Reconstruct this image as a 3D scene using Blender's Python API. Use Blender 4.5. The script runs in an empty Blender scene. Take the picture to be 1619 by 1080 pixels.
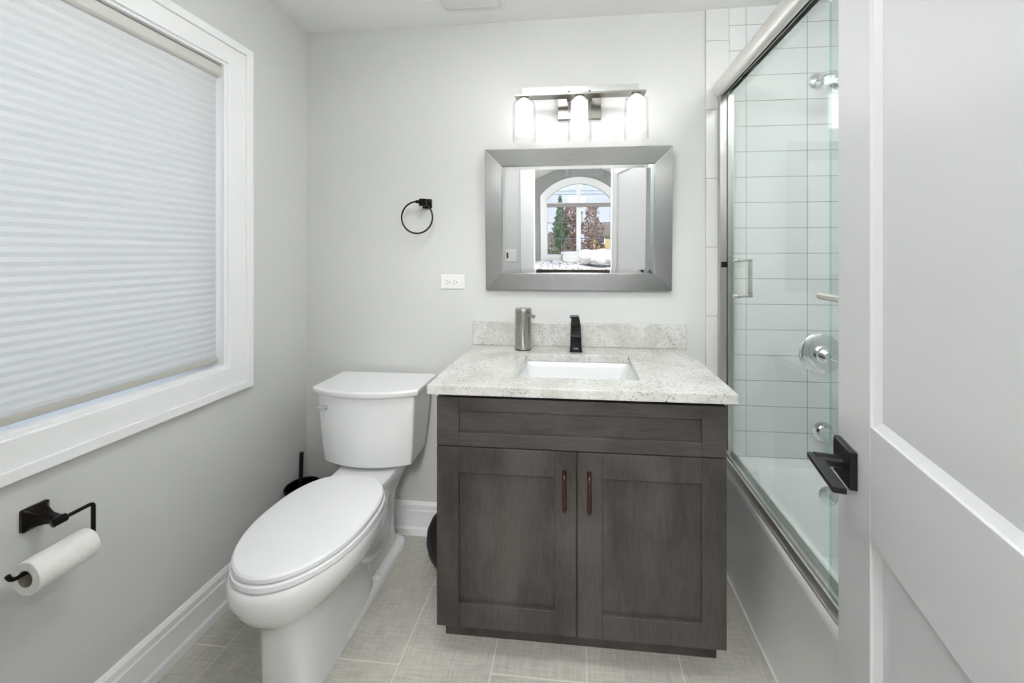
import bpy, bmesh, math, random
from mathutils import Vector, Matrix
random.seed(7)
SC = bpy.context.scene
COL = SC.collection
PI = math.pi

# ------------------------------------------------------------------ camera
CAM_H = 1.324
cam_d = bpy.data.cameras.new('camera')
cam = bpy.data.objects.new('camera', cam_d); COL.objects.link(cam)
cam_d.sensor_fit = 'HORIZONTAL'; cam_d.sensor_width = 36.0
cam_d.lens = 605.0 / 1619.0 * 36.0
cam_d.shift_x = -47.5 / 1619.0
cam_d.shift_y = -138.0 / 1619.0
cam_d.clip_start = 0.01; cam_d.clip_end = 300
cam.location = (0, 0, CAM_H)
cam.rotation_euler = (PI / 2, 0, math.atan(55 / 605.0))
SC.camera = cam

# ------------------------------------------------------------------ world, exposure
def lin(c):
    return tuple(((v / 255.0) / 12.92 if v / 255.0 <= 0.04045 else ((v / 255.0 + 0.055) / 1.055) ** 2.4) for v in c)

W = bpy.data.worlds.new('sky'); SC.world = W; W.use_nodes = True
wn = W.node_tree; wn.nodes.clear()
wo = wn.nodes.new('ShaderNodeOutputWorld'); wb = wn.nodes.new('ShaderNodeBackground')
tc = wn.nodes.new('ShaderNodeTexCoord'); sx = wn.nodes.new('ShaderNodeSeparateXYZ')
wr = wn.nodes.new('ShaderNodeValToRGB')
wr.color_ramp.elements[0].position = 0.0; wr.color_ramp.elements[0].color = (0.80, 0.86, 0.95, 1)
wr.color_ramp.elements[1].position = 0.6; wr.color_ramp.elements[1].color = (0.42, 0.60, 0.92, 1)
wn.links.new(tc.outputs['Generated'], sx.inputs[0]); wn.links.new(sx.outputs['Z'], wr.inputs[0])
wn.links.new(wr.outputs[0], wb.inputs[0]); wb.inputs[1].default_value = 0.5
wn.links.new(wb.outputs[0], wo.inputs[0])
vs = SC.view_settings
vs.view_transform = 'Standard'; vs.look = 'None'; vs.gamma = 1; vs.use_curve_mapping = False
vs.exposure = 1.2
CEIL_FILL = 9.5         # added fill, shaped as a ceiling light
LAMP = 1.9          # vanity shades
BED_FILL = 9.0         # added fill from both sides of the bedroom
WINW = 1.6         # daylight behind the bathroom shade

def area(name, loc, rot, sx_, sy_, power, color=(1, 1, 1), spread=PI):
    l = bpy.data.lights.new(name, 'AREA'); l.shape = 'RECTANGLE'; l.size = sx_; l.size_y = sy_
    l.energy = power; l.color = color; l.spread = spread
    o = bpy.data.objects.new(name, l); COL.objects.link(o); o.location = loc; o.rotation_euler = rot
    return o
# added bedroom fill from both sides, no windows there; daylight outside the bathroom window
area('fill_bedroom_west', (-2.35, -2.2, 1.5), (0, -PI / 2, 0), 1.4, 2.0, BED_FILL, (0.97, 0.98, 1))
area('fill_bedroom_east', (2.35, -2.2, 1.5), (0, PI / 2, 0), 1.4, 2.0, BED_FILL, (0.97, 0.98, 1))
sun_d = bpy.data.lights.new('sun', 'SUN'); sun_d.energy = 2.2; sun_d.angle = math.radians(0.6); sun_d.color = (1, 0.96, 0.9)
sun = bpy.data.objects.new('sun', sun_d); COL.objects.link(sun); sun.rotation_euler = Vector((0.35, 0.65, 0.62)).to_track_quat('Z', 'Y').to_euler()
area('daylight_bathroom_window', (-1.75, 0.77, 1.55), (0, -PI / 2, 0), 1.3, 1.3, WINW, (0.96, 0.98, 1))

# ------------------------------------------------------------------ materials
MATS = {}
def new_mat(name):
    m = bpy.data.materials.new(name); m.use_nodes = True
    return m, m.node_tree, m.node_tree.nodes['Principled BSDF']

def mat(name, rgb, rough=0.5, metal=0.0, noise=0.0, nscale=20, bump=0.0, bscale=200, coat=0.0, emit=None, estr=0, stretch=None, spec=0.5, aniso=0):
    m, nt, p = new_mat(name)
    c = (*lin(rgb), 1)
    p.inputs['Base Color'].default_value = c
    p.inputs['Roughness'].default_value = rough; p.inputs['Metallic'].default_value = metal
    p.inputs['Coat Weight'].default_value = coat; p.inputs['Specular IOR Level'].default_value = spec
    if aniso: p.inputs['Anisotropic'].default_value = aniso
    if emit: p.inputs['Emission Color'].default_value = (*emit, 1); p.inputs['Emission Strength'].default_value = estr
    tcn = nt.nodes.new('ShaderNodeTexCoord'); mp = nt.nodes.new('ShaderNodeMapping')
    nt.links.new(tcn.outputs['Object'], mp.inputs[0])
    if stretch: mp.inputs['Scale'].default_value = stretch
    if noise:
        n = nt.nodes.new('ShaderNodeTexNoise'); n.inputs['Scale'].default_value = nscale; n.inputs['Detail'].default_value = 6
        mx = nt.nodes.new('ShaderNodeMix'); mx.data_type = 'RGBA'
        a = tuple(max(0, v * (1 - noise)) for v in c[:3]); b = tuple(min(1, v * (1 + noise)) for v in c[:3])
        mx.inputs[6].default_value = (*a, 1); mx.inputs[7].default_value = (*b, 1)
        nt.links.new(mp.outputs[0], n.inputs['Vector']); nt.links.new(n.outputs['Fac'], mx.inputs[0]); nt.links.new(mx.outputs[2], p.inputs['Base Color'])
    if bump:
        n = nt.nodes.new('ShaderNodeTexNoise'); n.inputs['Scale'].default_value = bscale; n.inputs['Detail'].default_value = 4
        bp = nt.nodes.new('ShaderNodeBump'); bp.inputs['Strength'].default_value = bump; bp.inputs['Distance'].default_value = 0.002
        nt.links.new(mp.outputs[0], n.inputs['Vector']); nt.links.new(n.outputs['Fac'], bp.inputs['Height']); nt.links.new(bp.outputs[0], p.inputs['Normal'])
    MATS[name] = m
    return m

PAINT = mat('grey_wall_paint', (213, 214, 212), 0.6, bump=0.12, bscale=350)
CEIL = mat('ceiling_paint', (246, 246, 244), 0.8, bump=0.1, bscale=300)
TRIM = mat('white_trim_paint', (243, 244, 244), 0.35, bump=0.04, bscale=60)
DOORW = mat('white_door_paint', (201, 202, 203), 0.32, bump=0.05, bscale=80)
PORC = mat('white_porcelain', (236, 237, 237), 0.08, coat=0.4, noise=0.01)
SEATM = mat('white_seat_plastic', (240, 241, 242), 0.18, noise=0.01)
TUBM = mat('white_tub_enamel', (244, 246, 246), 0.14, noise=0.01, coat=0.2)
CHROME = mat('chrome', (225, 227, 228), 0.06, 1.0, noise=0.02)
NICKEL = mat('brushed_nickel', (216, 214, 210), 0.3, 1.0, noise=0.06, nscale=8, stretch=(1, 1, 60))
TRACKM = mat('satin_track_metal', (236, 235, 232), 0.42, 1.0, noise=0.04, nscale=5, stretch=(60, 1, 60))
JAMBM = mat('jamb_metal', (196, 194, 191), 0.3, 1.0, noise=0.05, stretch=(60, 60, 1))
BRUSH_H = mat('brushed_steel_horizontal', (174, 174, 173), 0.2, 1.0, noise=0.14, nscale=6, stretch=(1.0, 200, 200), bump=0.10, bscale=10)
STEEL = mat('steel', (176, 173, 168), 0.24, 1.0, noise=0.08, nscale=10, stretch=(40, 40, 1))
BRONZE = mat('oil_rubbed_bronze', (30, 24, 23), 0.28, 0.75, noise=0.35, nscale=60)
PULLM = mat('copper_bronze_pull', (88, 62, 56), 0.3, 0.9, noise=0.5, nscale=90)
BLACK = mat('matte_black', (12, 12, 13), 0.35, 0.2, noise=0.1)
BLKGLOSS = mat('black_metal', (44, 43, 46), 0.32, 0.6, noise=0.1)
RUBBER = mat('black_rubber', (22, 22, 24), 0.6, noise=0.2)
DARK = mat('dark_gap', (12, 11, 11), 0.8, noise=0.1)
PLATE = mat('white_plate_plastic', (236, 236, 234), 0.3, noise=0.01)
SLOT = mat('socket_slot', (70, 68, 64), 0.6, noise=0.1)
PAPER = mat('tissue_paper', (236, 236, 232), 0.95, noise=0.02, bump=0.5, bscale=120)
CARD = mat('cardboard_core', (150, 142, 128), 0.9, noise=0.1)
CARPET = mat('bedroom_carpet', (196, 190, 180), 1.0, noise=0.1, nscale=80, bump=0.6, bscale=200)
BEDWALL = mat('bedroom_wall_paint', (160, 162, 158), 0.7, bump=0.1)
LINEN = mat('white_linen', (214, 214, 218), 0.9, noise=0.03, bump=0.4, bscale=40)
FLEECE = mat('white_fleece', (218, 217, 214), 1.0, noise=0.04, bump=1.0, bscale=90)
BARK = mat('tree_bark', (92, 76, 66), 0.9, noise=0.3)
SIDING = mat('tan_siding', (208, 182, 140), 0.8, noise=0.08, nscale=8, stretch=(0.3, 0.3, 9))
ROOFM = mat('brown_roof_shingles', (126, 112, 102), 0.9, noise=0.25, nscale=6)
LAWN = mat('lawn', (120, 122, 84), 1.0, noise=0.35, nscale=2)
LEAF_G = mat('conifer_green', (96, 126, 84), 0.8, noise=0.4, nscale=3)
LEAF_R = mat('russet_leaves', (158, 118, 108), 0.8, noise=0.4, nscale=3)
LEAF_B = mat('brown_brush_leaves', (168, 150, 138), 0.9, noise=0.4, nscale=3)
MUNTIN = mat('grey_muntin', (120, 122, 128), 0.5, noise=0.03)
WIRE = mat('power_wire', (60, 60, 64), 0.6, noise=0.05)
VALANCE = mat('grey_valance_fabric', (160, 158, 156), 0.8, noise=0.06, nscale=60)
WINPANE = mat('dark_window_pane', (70, 84, 98), 0.1, noise=0.1)
WREATH = mat('wreath_green', (66, 62, 48), 0.9, noise=0.4, nscale=40)
BOWRED = mat('red_bow', (176, 52, 44), 0.7, noise=0.1)
RAILM = mat('shade_rail_metal', (206, 205, 199), 0.45, noise=0.02)
RAILB = mat('shade_bottom_rail', (190, 189, 181), 0.45, noise=0.02)
NICKD = mat('dark_nickel', (142, 140, 134), 0.3, 1.0, noise=0.08, nscale=10, stretch=(1, 40, 40))
CAULK = mat('caulk', (226, 226, 222), 0.6, noise=0.02)

def glass(name, tint, ior=1.45, rough=0.0, k=1.0):
    m = bpy.data.materials.new(name); m.use_nodes = True; nt = m.node_tree; nt.nodes.clear()
    o = nt.nodes.new('ShaderNodeOutputMaterial'); t = nt.nodes.new('ShaderNodeBsdfTransparent'); g = nt.nodes.new('ShaderNodeBsdfGlossy')
    t.inputs[0].default_value = (*tint, 1); g.inputs['Roughness'].default_value = rough
    # Schlick reflectance from the angle between view direction and surface, the same on both faces of the sheet
    gm = nt.nodes.new('ShaderNodeNewGeometry'); dp_ = nt.nodes.new('ShaderNodeVectorMath'); dp_.operation = 'DOT_PRODUCT'
    nt.links.new(gm.outputs['Normal'], dp_.inputs[0]); nt.links.new(gm.outputs['Incoming'], dp_.inputs[1])
    def mth(op, a_, b_=None, c_=None):
        n_ = nt.nodes.new('ShaderNodeMath'); n_.operation = op
        for i_, v_ in enumerate((a_, b_, c_)):
            if v_ is None: continue
            if isinstance(v_, (int, float)): n_.inputs[i_].default_value = v_
            else: nt.links.new(v_, n_.inputs[i_])
        return n_.outputs[0]
    r0 = ((ior - 1) / (ior + 1)) ** 2
    c1 = mth('SUBTRACT', 1.0, mth('ABSOLUTE', dp_.outputs['Value']))
    fac = mth('MULTIPLY_ADD', mth('POWER', c1, 5.0), (1 - r0) * k, r0 * k)
    mx = nt.nodes.new('ShaderNodeMixShader')
    nt.links.new(fac, mx.inputs[0])
    nt.links.new(t.outputs[0], mx.inputs[1]); nt.links.new(g.outputs[0], mx.inputs[2]); nt.links.new(mx.outputs[0], o.inputs[0])
    return m
GLASS = glass('shower_glass', (0.965, 0.986, 0.981), 1.5)
GEDGE = glass('glass_edge_green', (0.72, 0.90, 0.87), 1.5)
CLEAR = glass('clear_glass', (0.985, 0.985, 0.985), 1.4)
PANE = glass('window_pane_glass', (0.97, 0.98, 0.98), 1.45)
CRYSTAL = glass('crystal', (0.85, 0.9, 0.97), 1.9)

# lit frosted shade
def emis(name, rgb, s):
    m = bpy.data.materials.new(name); m.use_nodes = True; nt = m.node_tree; nt.nodes.clear()
    o = nt.nodes.new('ShaderNodeOutputMaterial'); e = nt.nodes.new('ShaderNodeEmission')
    e.inputs[0].default_value = (*rgb, 1); e.inputs[1].default_value = s
    nt.links.new(e.outputs[0], o.inputs[0]); return m
LIT = emis('lit_frosted_glass', (1.0, 0.99, 0.98), LAMP)
BULB = emis('chandelier_bulb', (1.0, 0.95, 0.88), 6.0)

# mirror
m, nt, p = new_mat('mirror_silver'); p.inputs['Base Color'].default_value = (0.93, 0.94, 0.94, 1); p.inputs['Metallic'].default_value = 1; p.inputs['Roughness'].default_value = 0.0
MIRROR = m

# translucent cellular shade
m = bpy.data.materials.new('cellular_shade_fabric'); m.use_nodes = True; nt = m.node_tree; nt.nodes.clear()
o = nt.nodes.new('ShaderNodeOutputMaterial'); d = nt.nodes.new('ShaderNodeBsdfDiffuse'); t = nt.nodes.new('ShaderNodeBsdfTranslucent'); mx = nt.nodes.new('ShaderNodeMixShader')
n = nt.nodes.new('ShaderNodeTexNoise'); n.inputs['Scale'].default_value = 40; tcn = nt.nodes.new('ShaderNodeTexCoord'); mp = nt.nodes.new('ShaderNodeMapping'); mp.inputs['Scale'].default_value = (1, 1, 12)
rr = nt.nodes.new('ShaderNodeValToRGB'); rr.color_ramp.elements[0].color = (*lin((206, 207, 206)), 1); rr.color_ramp.elements[1].color = (*lin((224, 225, 224)), 1)
nt.links.new(tcn.outputs['Object'], mp.inputs[0]); nt.links.new(mp.outputs[0], n.inputs['Vector']); nt.links.new(n.outputs['Fac'], rr.inputs[0])
nt.links.new(rr.outputs[0], d.inputs[0]); nt.links.new(rr.outputs[0], t.inputs[0]); mx.inputs[0].default_value = 0.3
nt.links.new(d.outputs[0], mx.inputs[1]); nt.links.new(t.outputs[0], mx.inputs[2]); nt.links.new(mx.outputs[0], o.inputs[0])
SHADE = m

def brick_mat(name, base, grout, width, height, offs, mortar, u, v, rough=0.15, texture=None, coat=0.0, bumpd=0.002, vary=0.0):
    """u, v: (axis index, origin, sign) of the brick texture's x and y in world metres."""
    m, nt, p = new_mat(name)
    g = nt.nodes.new('ShaderNodeNewGeometry'); s = nt.nodes.new('ShaderNodeSeparateXYZ'); nt.links.new(g.outputs['Position'], s.inputs[0])
    cb = nt.nodes.new('ShaderNodeCombineXYZ')
    for k, (ax, org) in enumerate((u, v)):
        a = nt.nodes.new('ShaderNodeMath'); a.operation = 'SUBTRACT'; a.inputs[1].default_value = org
        nt.links.new(s.outputs[ax], a.inputs[0]); nt.links.new(a.outputs[0], cb.inputs[k])
    b = nt.nodes.new('ShaderNodeTexBrick'); b.offset = offs; b.offset_frequency = 2; b.squash = 1
    b.inputs['Scale'].default_value = 1; b.inputs['Brick Width'].default_value = width; b.inputs['Row Height'].default_value = height
    b.inputs['Mortar Size'].default_value = mortar; b.inputs['Mortar Smooth'].default_value = 0.1; b.inputs['Bias'].default_value = 0
    c = lin(base)
    b.inputs['Color1'].default_value = (*[x * (1 - vary) for x in c], 1); b.inputs['Color2'].default_value = (*[x * (1 + vary) for x in c], 1)
    b.inputs['Mortar'].default_value = (*lin(grout), 1)
    nt.links.new(cb.outputs[0], b.inputs['Vector'])
    src = b.outputs['Color']
    if texture:
        src = texture(nt, b, g)
    nt.links.new(src, p.inputs['Base Color'])
    p.inputs['Roughness'].default_value = rough; p.inputs['Coat Weight'].default_value = coat
    bp = nt.nodes.new('ShaderNodeBump'); bp.inputs['Strength'].default_value = 0.5; bp.inputs['Distance'].default_value = bumpd; bp.invert = True
    nt.links.new(b.outputs['Fac'], bp.inputs['Height']); nt.links.new(bp.outputs[0], p.inputs['Normal'])
    return m

def linen(nt, b, g):
    def nz(scale, vec, det=5):
        mp = nt.nodes.new('ShaderNodeMapping'); mp.inputs['Scale'].default_value = vec
        n = nt.nodes.new('ShaderNodeTexNoise'); n.inputs['Scale'].default_value = scale; n.inputs['Detail'].default_value = det
        nt.links.new(g.outputs['Position'], mp.inputs[0]); nt.links.new(mp.outputs[0], n.inputs['Vector']); return n.outputs['Fac']
    def mul(a, bb, op='ADD'):
        x = nt.nodes.new('ShaderNodeMath'); x.operation = op
        nt.links.new(a, x.inputs[0]); nt.links.new(bb, x.inputs[1]); return x.outputs[0]
    s = mul(mul(nz(150, (1, 0.09, 1)), nz(150, (0.09, 1, 1))), nz(3, (1, 1, 1)))
    mr = nt.nodes.new('ShaderNodeMapRange'); mr.inputs[1].default_value = 1.05; mr.inputs[2].default_value = 1.95
    mr.inputs[3].default_value = 0.72; mr.inputs[4].default_value = 1.26
    nt.links.new(s, mr.inputs[0])
    mx = nt.nodes.new('ShaderNodeMix'); mx.data_type = 'RGBA'; mx.blend_type = 'MULTIPLY'; mx.inputs[0].default_value = 1
    nt.links.new(b.outputs['Color'], mx.inputs[6]); nt.links.new(mr.outputs[0], mx.inputs[7])
    m2 = nt.nodes.new('ShaderNodeMix'); m2.data_type = 'RGBA'
    nt.links.new(b.outputs['Fac'], m2.inputs[0]); nt.links.new(mx.outputs[2], m2.inputs[6]); m2.inputs[7].default_value = b.inputs['Mortar'].default_value
    return m2.outputs[2]

FLOORM = brick_mat('linen_porcelain_floor_tile', (186, 184, 175), (214, 211, 202), 0.604, 0.302, 0.5, 0.0022, (1, 1.188), (0, -0.573), 0.38, linen, vary=0.04, bumpd=0.001)
TILE_B = brick_mat('shower_wall_tile', (224, 227, 226), (156, 158, 156), 0.2525, 0.1110, 0.0, 0.0014, (0, 0.737), (2, 0.440), 0.10, vary=0.012)
TILE_S = brick_mat('shower_side_tile', (224, 227, 226), (156, 158, 156), 0.2525, 0.1110, 0.0, 0.0014, (1, 0.22), (2, 0.440), 0.10, vary=0.012)
TILE_V = brick_mat('shower_edge_tile', (220, 221, 220), (160, 160, 158), 0.2, 0.3030, 0.0, 0.0014, (0, 0.52), (2, 0.446), 0.16, vary=0.01)

# granite
def granite():
    m, nt, p = new_mat('speckled_white_granite')
    g = nt.nodes.new('ShaderNodeTexCoord')
    def noise(scale, det=8, rough=0.6, off=0):
        n = nt.nodes.new('ShaderNodeTexNoise'); n.inputs['Scale'].default_value = scale; n.inputs['Detail'].default_value = det; n.inputs['Roughness'].default_value = rough
        mp = nt.nodes.new('ShaderNodeMapping'); mp.inputs['Location'].default_value = (off, off, off)
        nt.links.new(g.outputs['Object'], mp.inputs[0]); nt.links.new(mp.outputs[0], n.inputs['Vector']); return n.outputs['Fac']
    def ramp(src, a, ca, bb, cb):
        r = nt.nodes.new('ShaderNodeValToRGB'); e = r.color_ramp.elements
        e[0].position = a; e[0].color = (*ca, 1); e[1].position = bb; e[1].color = (*cb, 1)
        nt.links.new(src, r.inputs[0]); return r.outputs[0]
    def mix(f, a, bb):
        x = nt.nodes.new('ShaderNodeMix'); x.data_type = 'RGBA'; nt.links.new(f, x.inputs[0]); nt.links.new(a, x.inputs[6])
        if isinstance(bb, tuple): x.inputs[7].default_value = (*bb, 1)
        else: nt.links.new(bb, x.inputs[7])
        return x.outputs[2]
    base = ramp(noise(8), 0.34, lin((190, 189, 183)), 0.58, lin((212, 212, 208)))
    grains = ramp(noise(70, 4, 0.7, 3), 0.37, (0.6, 0.6, 0.6), 0.50, (0, 0, 0))
    c1 = mix(grains, base, lin((172, 171, 164)))
    mask = ramp(noise(7, 4, 0.5, 9), 0.47, (0, 0, 0), 0.60, (1, 1, 1))
    spk = ramp(noise(130, 3, 0.6, 5), 0.60, (0, 0, 0), 0.635, (1, 1, 1))
    mu = nt.nodes.new('ShaderNodeMath'); mu.operation = 'MULTIPLY'; 
    a = nt.nodes.new('ShaderNodeMath'); a.operation = 'MULTIPLY_ADD'; a.inputs[1].default_value = 0.9; a.inputs[2].default_value = 0.12
    nt.links.new(mask, a.inputs[0]); nt.links.new(a.outputs[0], mu.inputs[0]); nt.links.new(spk, mu.inputs[1])
    c2 = mix(mu.outputs[0], c1, lin((88, 86, 84)))
    nt.links.new(c2, p.inputs['Base Color']); p.inputs['Roughness'].default_value = 0.16
    return m
GRANITE = granite()

# stained wood
def wood(name, vertical=True):
    m, nt, p = new_mat(name)
    g = nt.nodes.new('ShaderNodeTexCoord')
    def nz(scale, vec, det):
        mp = nt.nodes.new('ShaderNodeMapping'); mp.inputs['Scale'].default_value = vec
        n = nt.nodes.new('ShaderNodeTexNoise'); n.inputs['Scale'].default_value = scale; n.inputs['Detail'].default_value = det; n.inputs['Distortion'].default_value = 0.4
        nt.links.new(g.outputs['Object'], mp.inputs[0]); nt.links.new(mp.outputs[0], n.inputs['Vector']); return n.outputs['Fac']
    st = (1, 1, 0.12) if vertical else (0.12, 1, 1)
    a = nz(140, st, 4); b_ = nz(7, (1, 1, 0.5) if vertical else (0.5, 1, 1), 5)
    ad = nt.nodes.new('ShaderNodeMath'); ad.operation = 'MULTIPLY_ADD'; ad.inputs[1].default_value = 0.45
    nt.links.new(a, ad.inputs[0]); nt.links.new(b_, ad.inputs[2])
    r = nt.nodes.new('ShaderNodeValToRGB'); e = r.color_ramp.elements
    e[0].position = 0.52; e[0].color = (*lin((48, 44, 42)), 1); e[1].position = 0.92; e[1].color = (*lin((80, 74, 71)), 1)
    nt.links.new(ad.outputs[0], r.inputs[0]); nt.links.new(r.outputs[0], p.inputs['Base Color'])
    p.inputs['Roughness'].default_value = 0.42
    return m
WOOD = wood('grey_stained_maple'); WOODH = wood('grey_stained_maple_horizontal', False)

# patterned duvet
m, nt, p = new_mat('patterned_duvet'); tcn = nt.nodes.new('ShaderNodeTexCoord'); vo = nt.nodes.new('ShaderNodeTexNoise'); vo.inputs['Scale'].default_value = 22; vo.inputs['Detail'].default_value = 2
r = nt.nodes.new('ShaderNodeValToRGB'); r.color_ramp.elements[0].position = 0.40; r.color_ramp.elements[0].color = (*lin((88, 90, 104)), 1); r.color_ramp.elements[1].position = 0.45; r.color_ramp.elements[1].color = (*lin((214, 214, 218)), 1)
nt.links.new(tcn.outputs['Object'], vo.inputs['Vector']); nt.links.new(vo.outputs['Fac'], r.inputs[0]); nt.links.new(r.outputs[0], p.inputs['Base Color']); p.inputs['Roughness'].default_value = 0.9
DUVET = m

# ------------------------------------------------------------------ geometry helpers
def B(): return bmesh.new()

def box(bm, x0, x1, y0, y1, z0, z1):
    c = [(x0, y0, z0), (x1, y0, z0), (x1, y1, z0), (x0, y1, z0), (x0, y0, z1), (x1, y0, z1), (x1, y1, z1), (x0, y1, z1)]
    v = [bm.verts.new(p) for p in c]
    for f in ((3, 2, 1, 0), (4, 5, 6, 7), (0, 1, 5, 4), (1, 2, 6, 5), (2, 3, 7, 6), (3, 0, 4, 7)):
        bm.faces.new([v[i] for i in f])
    return bm

def loft(bm, rings, cap0=True, cap1=True):
    R = [[bm.verts.new(p) for p in r] for r in rings]
    n = len(R[0])
    for a, b in zip(R[:-1], R[1:]):
        for i in range(n):
            j = (i + 1) % n
            bm.faces.new((a[i], a[j], b[j], b[i]))
    if cap0: bm.faces.new(list(reversed(R[0])))
    if cap1: bm.faces.new(R[-1])
    return bm

def frame_of(d):
    d = Vector(d).normalized()
    a = Vector((0, 0, 1)) if abs(d.z) < 0.9 else Vector((1, 0, 0))
    u = d.cross(a).normalized(); w = d.cross(u).normalized()
    return u, w

def ring_at(p, u, w, r, n=24, rw=None):
    rw = r if rw is None else rw
    return [Vector(p) + u * (r * math.cos(2 * PI * i / n)) + w * (rw * math.sin(2 * PI * i / n)) for i in range(n)]

def lathe(bm, p, d, prof, n=32, cap0=True, cap1=True):
    """prof: list of (distance along d, radius)"""
    u, w = frame_of(d); d = Vector(d).normalized()
    return loft(bm, [ring_at(Vector(p) + d * t, u, w, max(r, 1e-4), n) for t, r in prof], cap0, cap1)

def cyl(bm, p0, p1, r, n=24, r1=None):
    p0 = Vector(p0); p1 = Vector(p1); L = (p1 - p0).length
    return lathe(bm, p0, p1 - p0, [(0, r), (L, r if r1 is None else r1)], n)

def tube(bm, pts, r, n=12, square=False, radii=None):
    pts = [Vector(p) for p in pts]; rings = []
    prev = None
    for i, p in enumerate(pts):
        if i == 0: d = pts[1] - pts[0]
        elif i == len(pts) - 1: d = pts[-1] - pts[-2]
        else: d = (pts[i + 1] - p).normalized() + (p - pts[i - 1]).normalized()
        d.normalize()
        if prev is None: u, w = frame_of(d)
        else:
            u = (prev - d * prev.dot(d)).normalized(); w = d.cross(u).normalized()
        prev = u
        rr = radii[i] if radii else r
        rings.append(ring_at(p, u, w, rr, n))
    return loft(bm, rings)

def smooth_path(pts, k=6):
    """Catmull-Rom through the points"""
    P = [Vector(p) for p in pts]; P = [P[0] * 2 - P[1]] + P + [P[-1] * 2 - P[-2]]; out = []
    for i in range(1, len(P) - 2):
        for s in range(k):
            t = s / k; a, b, c, d = P[i - 1], P[i], P[i + 1], P[i + 2]
            out.append(0.5 * ((2 * b) + (c - a) * t + (2 * a - 5 * b + 4 * c - d) * t * t + (3 * b - a - 3 * c + d) * t ** 3))
    out.append(P[-2]); return out

def corner_path(pts, r=0.01, k=5):
    P = [Vector(p) for p in pts]; out = [P[0]]
    for i in range(1, len(P) - 1):
        a = (P[i - 1] - P[i]).normalized(); b = (P[i + 1] - P[i]).normalized()
        for s in range(k + 1):
            t = s / k
            out.append((P[i] + a * r) * (1 - t) ** 2 + P[i] * 2 * t * (1 - t) + (P[i] + b * r) * t * t)
    out.append(P[-1]); return out

def prism(bm, poly, axis, a, b):
    """extrude a 2-D polygon along an axis (0,1,2) from a to b; poly gives the other two coordinates in order"""
    def P(p, t):
        q = list(p); q.insert(axis, t); return q
    return loft(bm, [[P(p, a) for p in poly], [P(p, b) for p in poly]])

def rrect(x0, x1, y0, y1, r, n=6):
    out = []
    for cx, cy, a0 in ((x1 - r, y1 - r, 0), (x0 + r, y1 - r, PI / 2), (x0 + r, y0 + r, PI), (x1 - r, y0 + r, 1.5 * PI)):
        for i in range(n + 1):
            a = a0 + PI / 2 * i / n
            out.append((cx + r * math.cos(a), cy + r * math.sin(a)))
    return out

def rot_bm(bm, M):
    bmesh.ops.transform(bm, matrix=M, verts=bm.verts)
    return bm

def origin_of(root):
    o = Vector((0, 0, 0)); q = root
    while q is not None:
        o += q.location; q = q.parent
    return o

def obj(name, bm, m, parent=None, smooth=False, bevel=0.0, segs=2, kind=None, label=None, local=False, subsurf=0):
    bmesh.ops.recalc_face_normals(bm, faces=bm.faces)
    if parent is not None:
        if not local: rot_bm(bm, Matrix.Translation(-origin_of(parent)))
        loc = (0, 0, 0)
    else:
        vs_ = [v.co for v in bm.verts]
        lo = [min(v[i] for v in vs_) for i in range(3)]; hi = [max(v[i] for v in vs_) for i in range(3)]
        loc = ((lo[0] + hi[0]) / 2, (lo[1] + hi[1]) / 2, lo[2])
        rot_bm(bm, Matrix.Translation(-Vector(loc)))
    me = bpy.data.meshes.new(name); bm.to_mesh(me); bm.free()
    for mm in (m if isinstance(m, (list, tuple)) else [m]): me.materials.append(mm)
    o = bpy.data.objects.new(name, me); COL.objects.link(o); o.location = loc
    if parent is not None: o.parent = parent
    if bevel:
        b = o.modifiers.new('bevel', 'BEVEL'); b.width = bevel; b.segments = segs; b.limit_method = 'ANGLE'; b.angle_limit = math.radians(40)
        b.harden_normals = False
    if subsurf:
        s = o.modifiers.new('sub', 'SUBSURF'); s.levels = subsurf; s.render_levels = subsurf
    if smooth or bevel:
        for f in me.polygons: f.use_smooth = True
        e = o.modifiers.new('ws', 'WEIGHTED_NORMAL') if bevel else None
        if smooth and not bevel:
            me.set_sharp_from_angle(angle=math.radians(38))
    if kind: o['kind'] = kind
    if label: o['label'] = label
    return o

def thing(name, label, cat, loc, group=None, kind=None):
    o = bpy.data.objects.new(name, None); COL.objects.link(o); o.location = loc; o.empty_display_size = 0.05
    if kind: o['kind'] = kind
    o['label'] = label
    if cat: o['category'] = cat
    if group: o['group'] = group
    return o

def tag(o, label, cat=None, group=None):
    o['label'] = label
    if cat: o['category'] = cat
    if group: o['group'] = group
    return o

def struct(name, bm, m, label=None, **k):
    return obj(name, bm, m, kind='structure', label=label, **k)

# ------------------------------------------------------------------ room shell
XL, XR, YB, YF, ZC = -1.314, 1.375, 1.757, 0.03, 2.405
struct('floor', box(B(), XL - 0.12, XR + 0.12, -0.14, YB + 0.12, -0.05, 0), FLOORM, 'grey linen-look porcelain tile floor')
struct('ceiling', box(B(), XL - 0.12, XR + 0.12, -0.14, YB + 0.12, ZC, ZC + 0.08), CEIL, 'flat white ceiling')
struct('wall_back', box(B(), XL - 0.12, XR + 0.12, YB, YB + 0.12, 0, ZC), PAINT, 'light grey painted back wall')
# left wall with window hole
WY0, WY1, WZ0, WZ1 = 0.225, 1.320, 0.900, 2.037
b = B()
box(b, XL - 0.14, XL, -0.14, WY0, 0, ZC); box(b, XL - 0.14, XL, WY1, YB, 0, ZC)
box(b, XL - 0.14, XL, WY0, WY1, 0, WZ0); box(b, XL - 0.14, XL, WY0, WY1, WZ1, ZC)
struct('wall_left', b, PAINT, 'light grey painted wall with the window')
struct('wall_right', box(B(), XR, XR + 0.12, -0.14, YB, 0, ZC), TILE_S, 'tiled long wall of the tub alcove')
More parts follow.
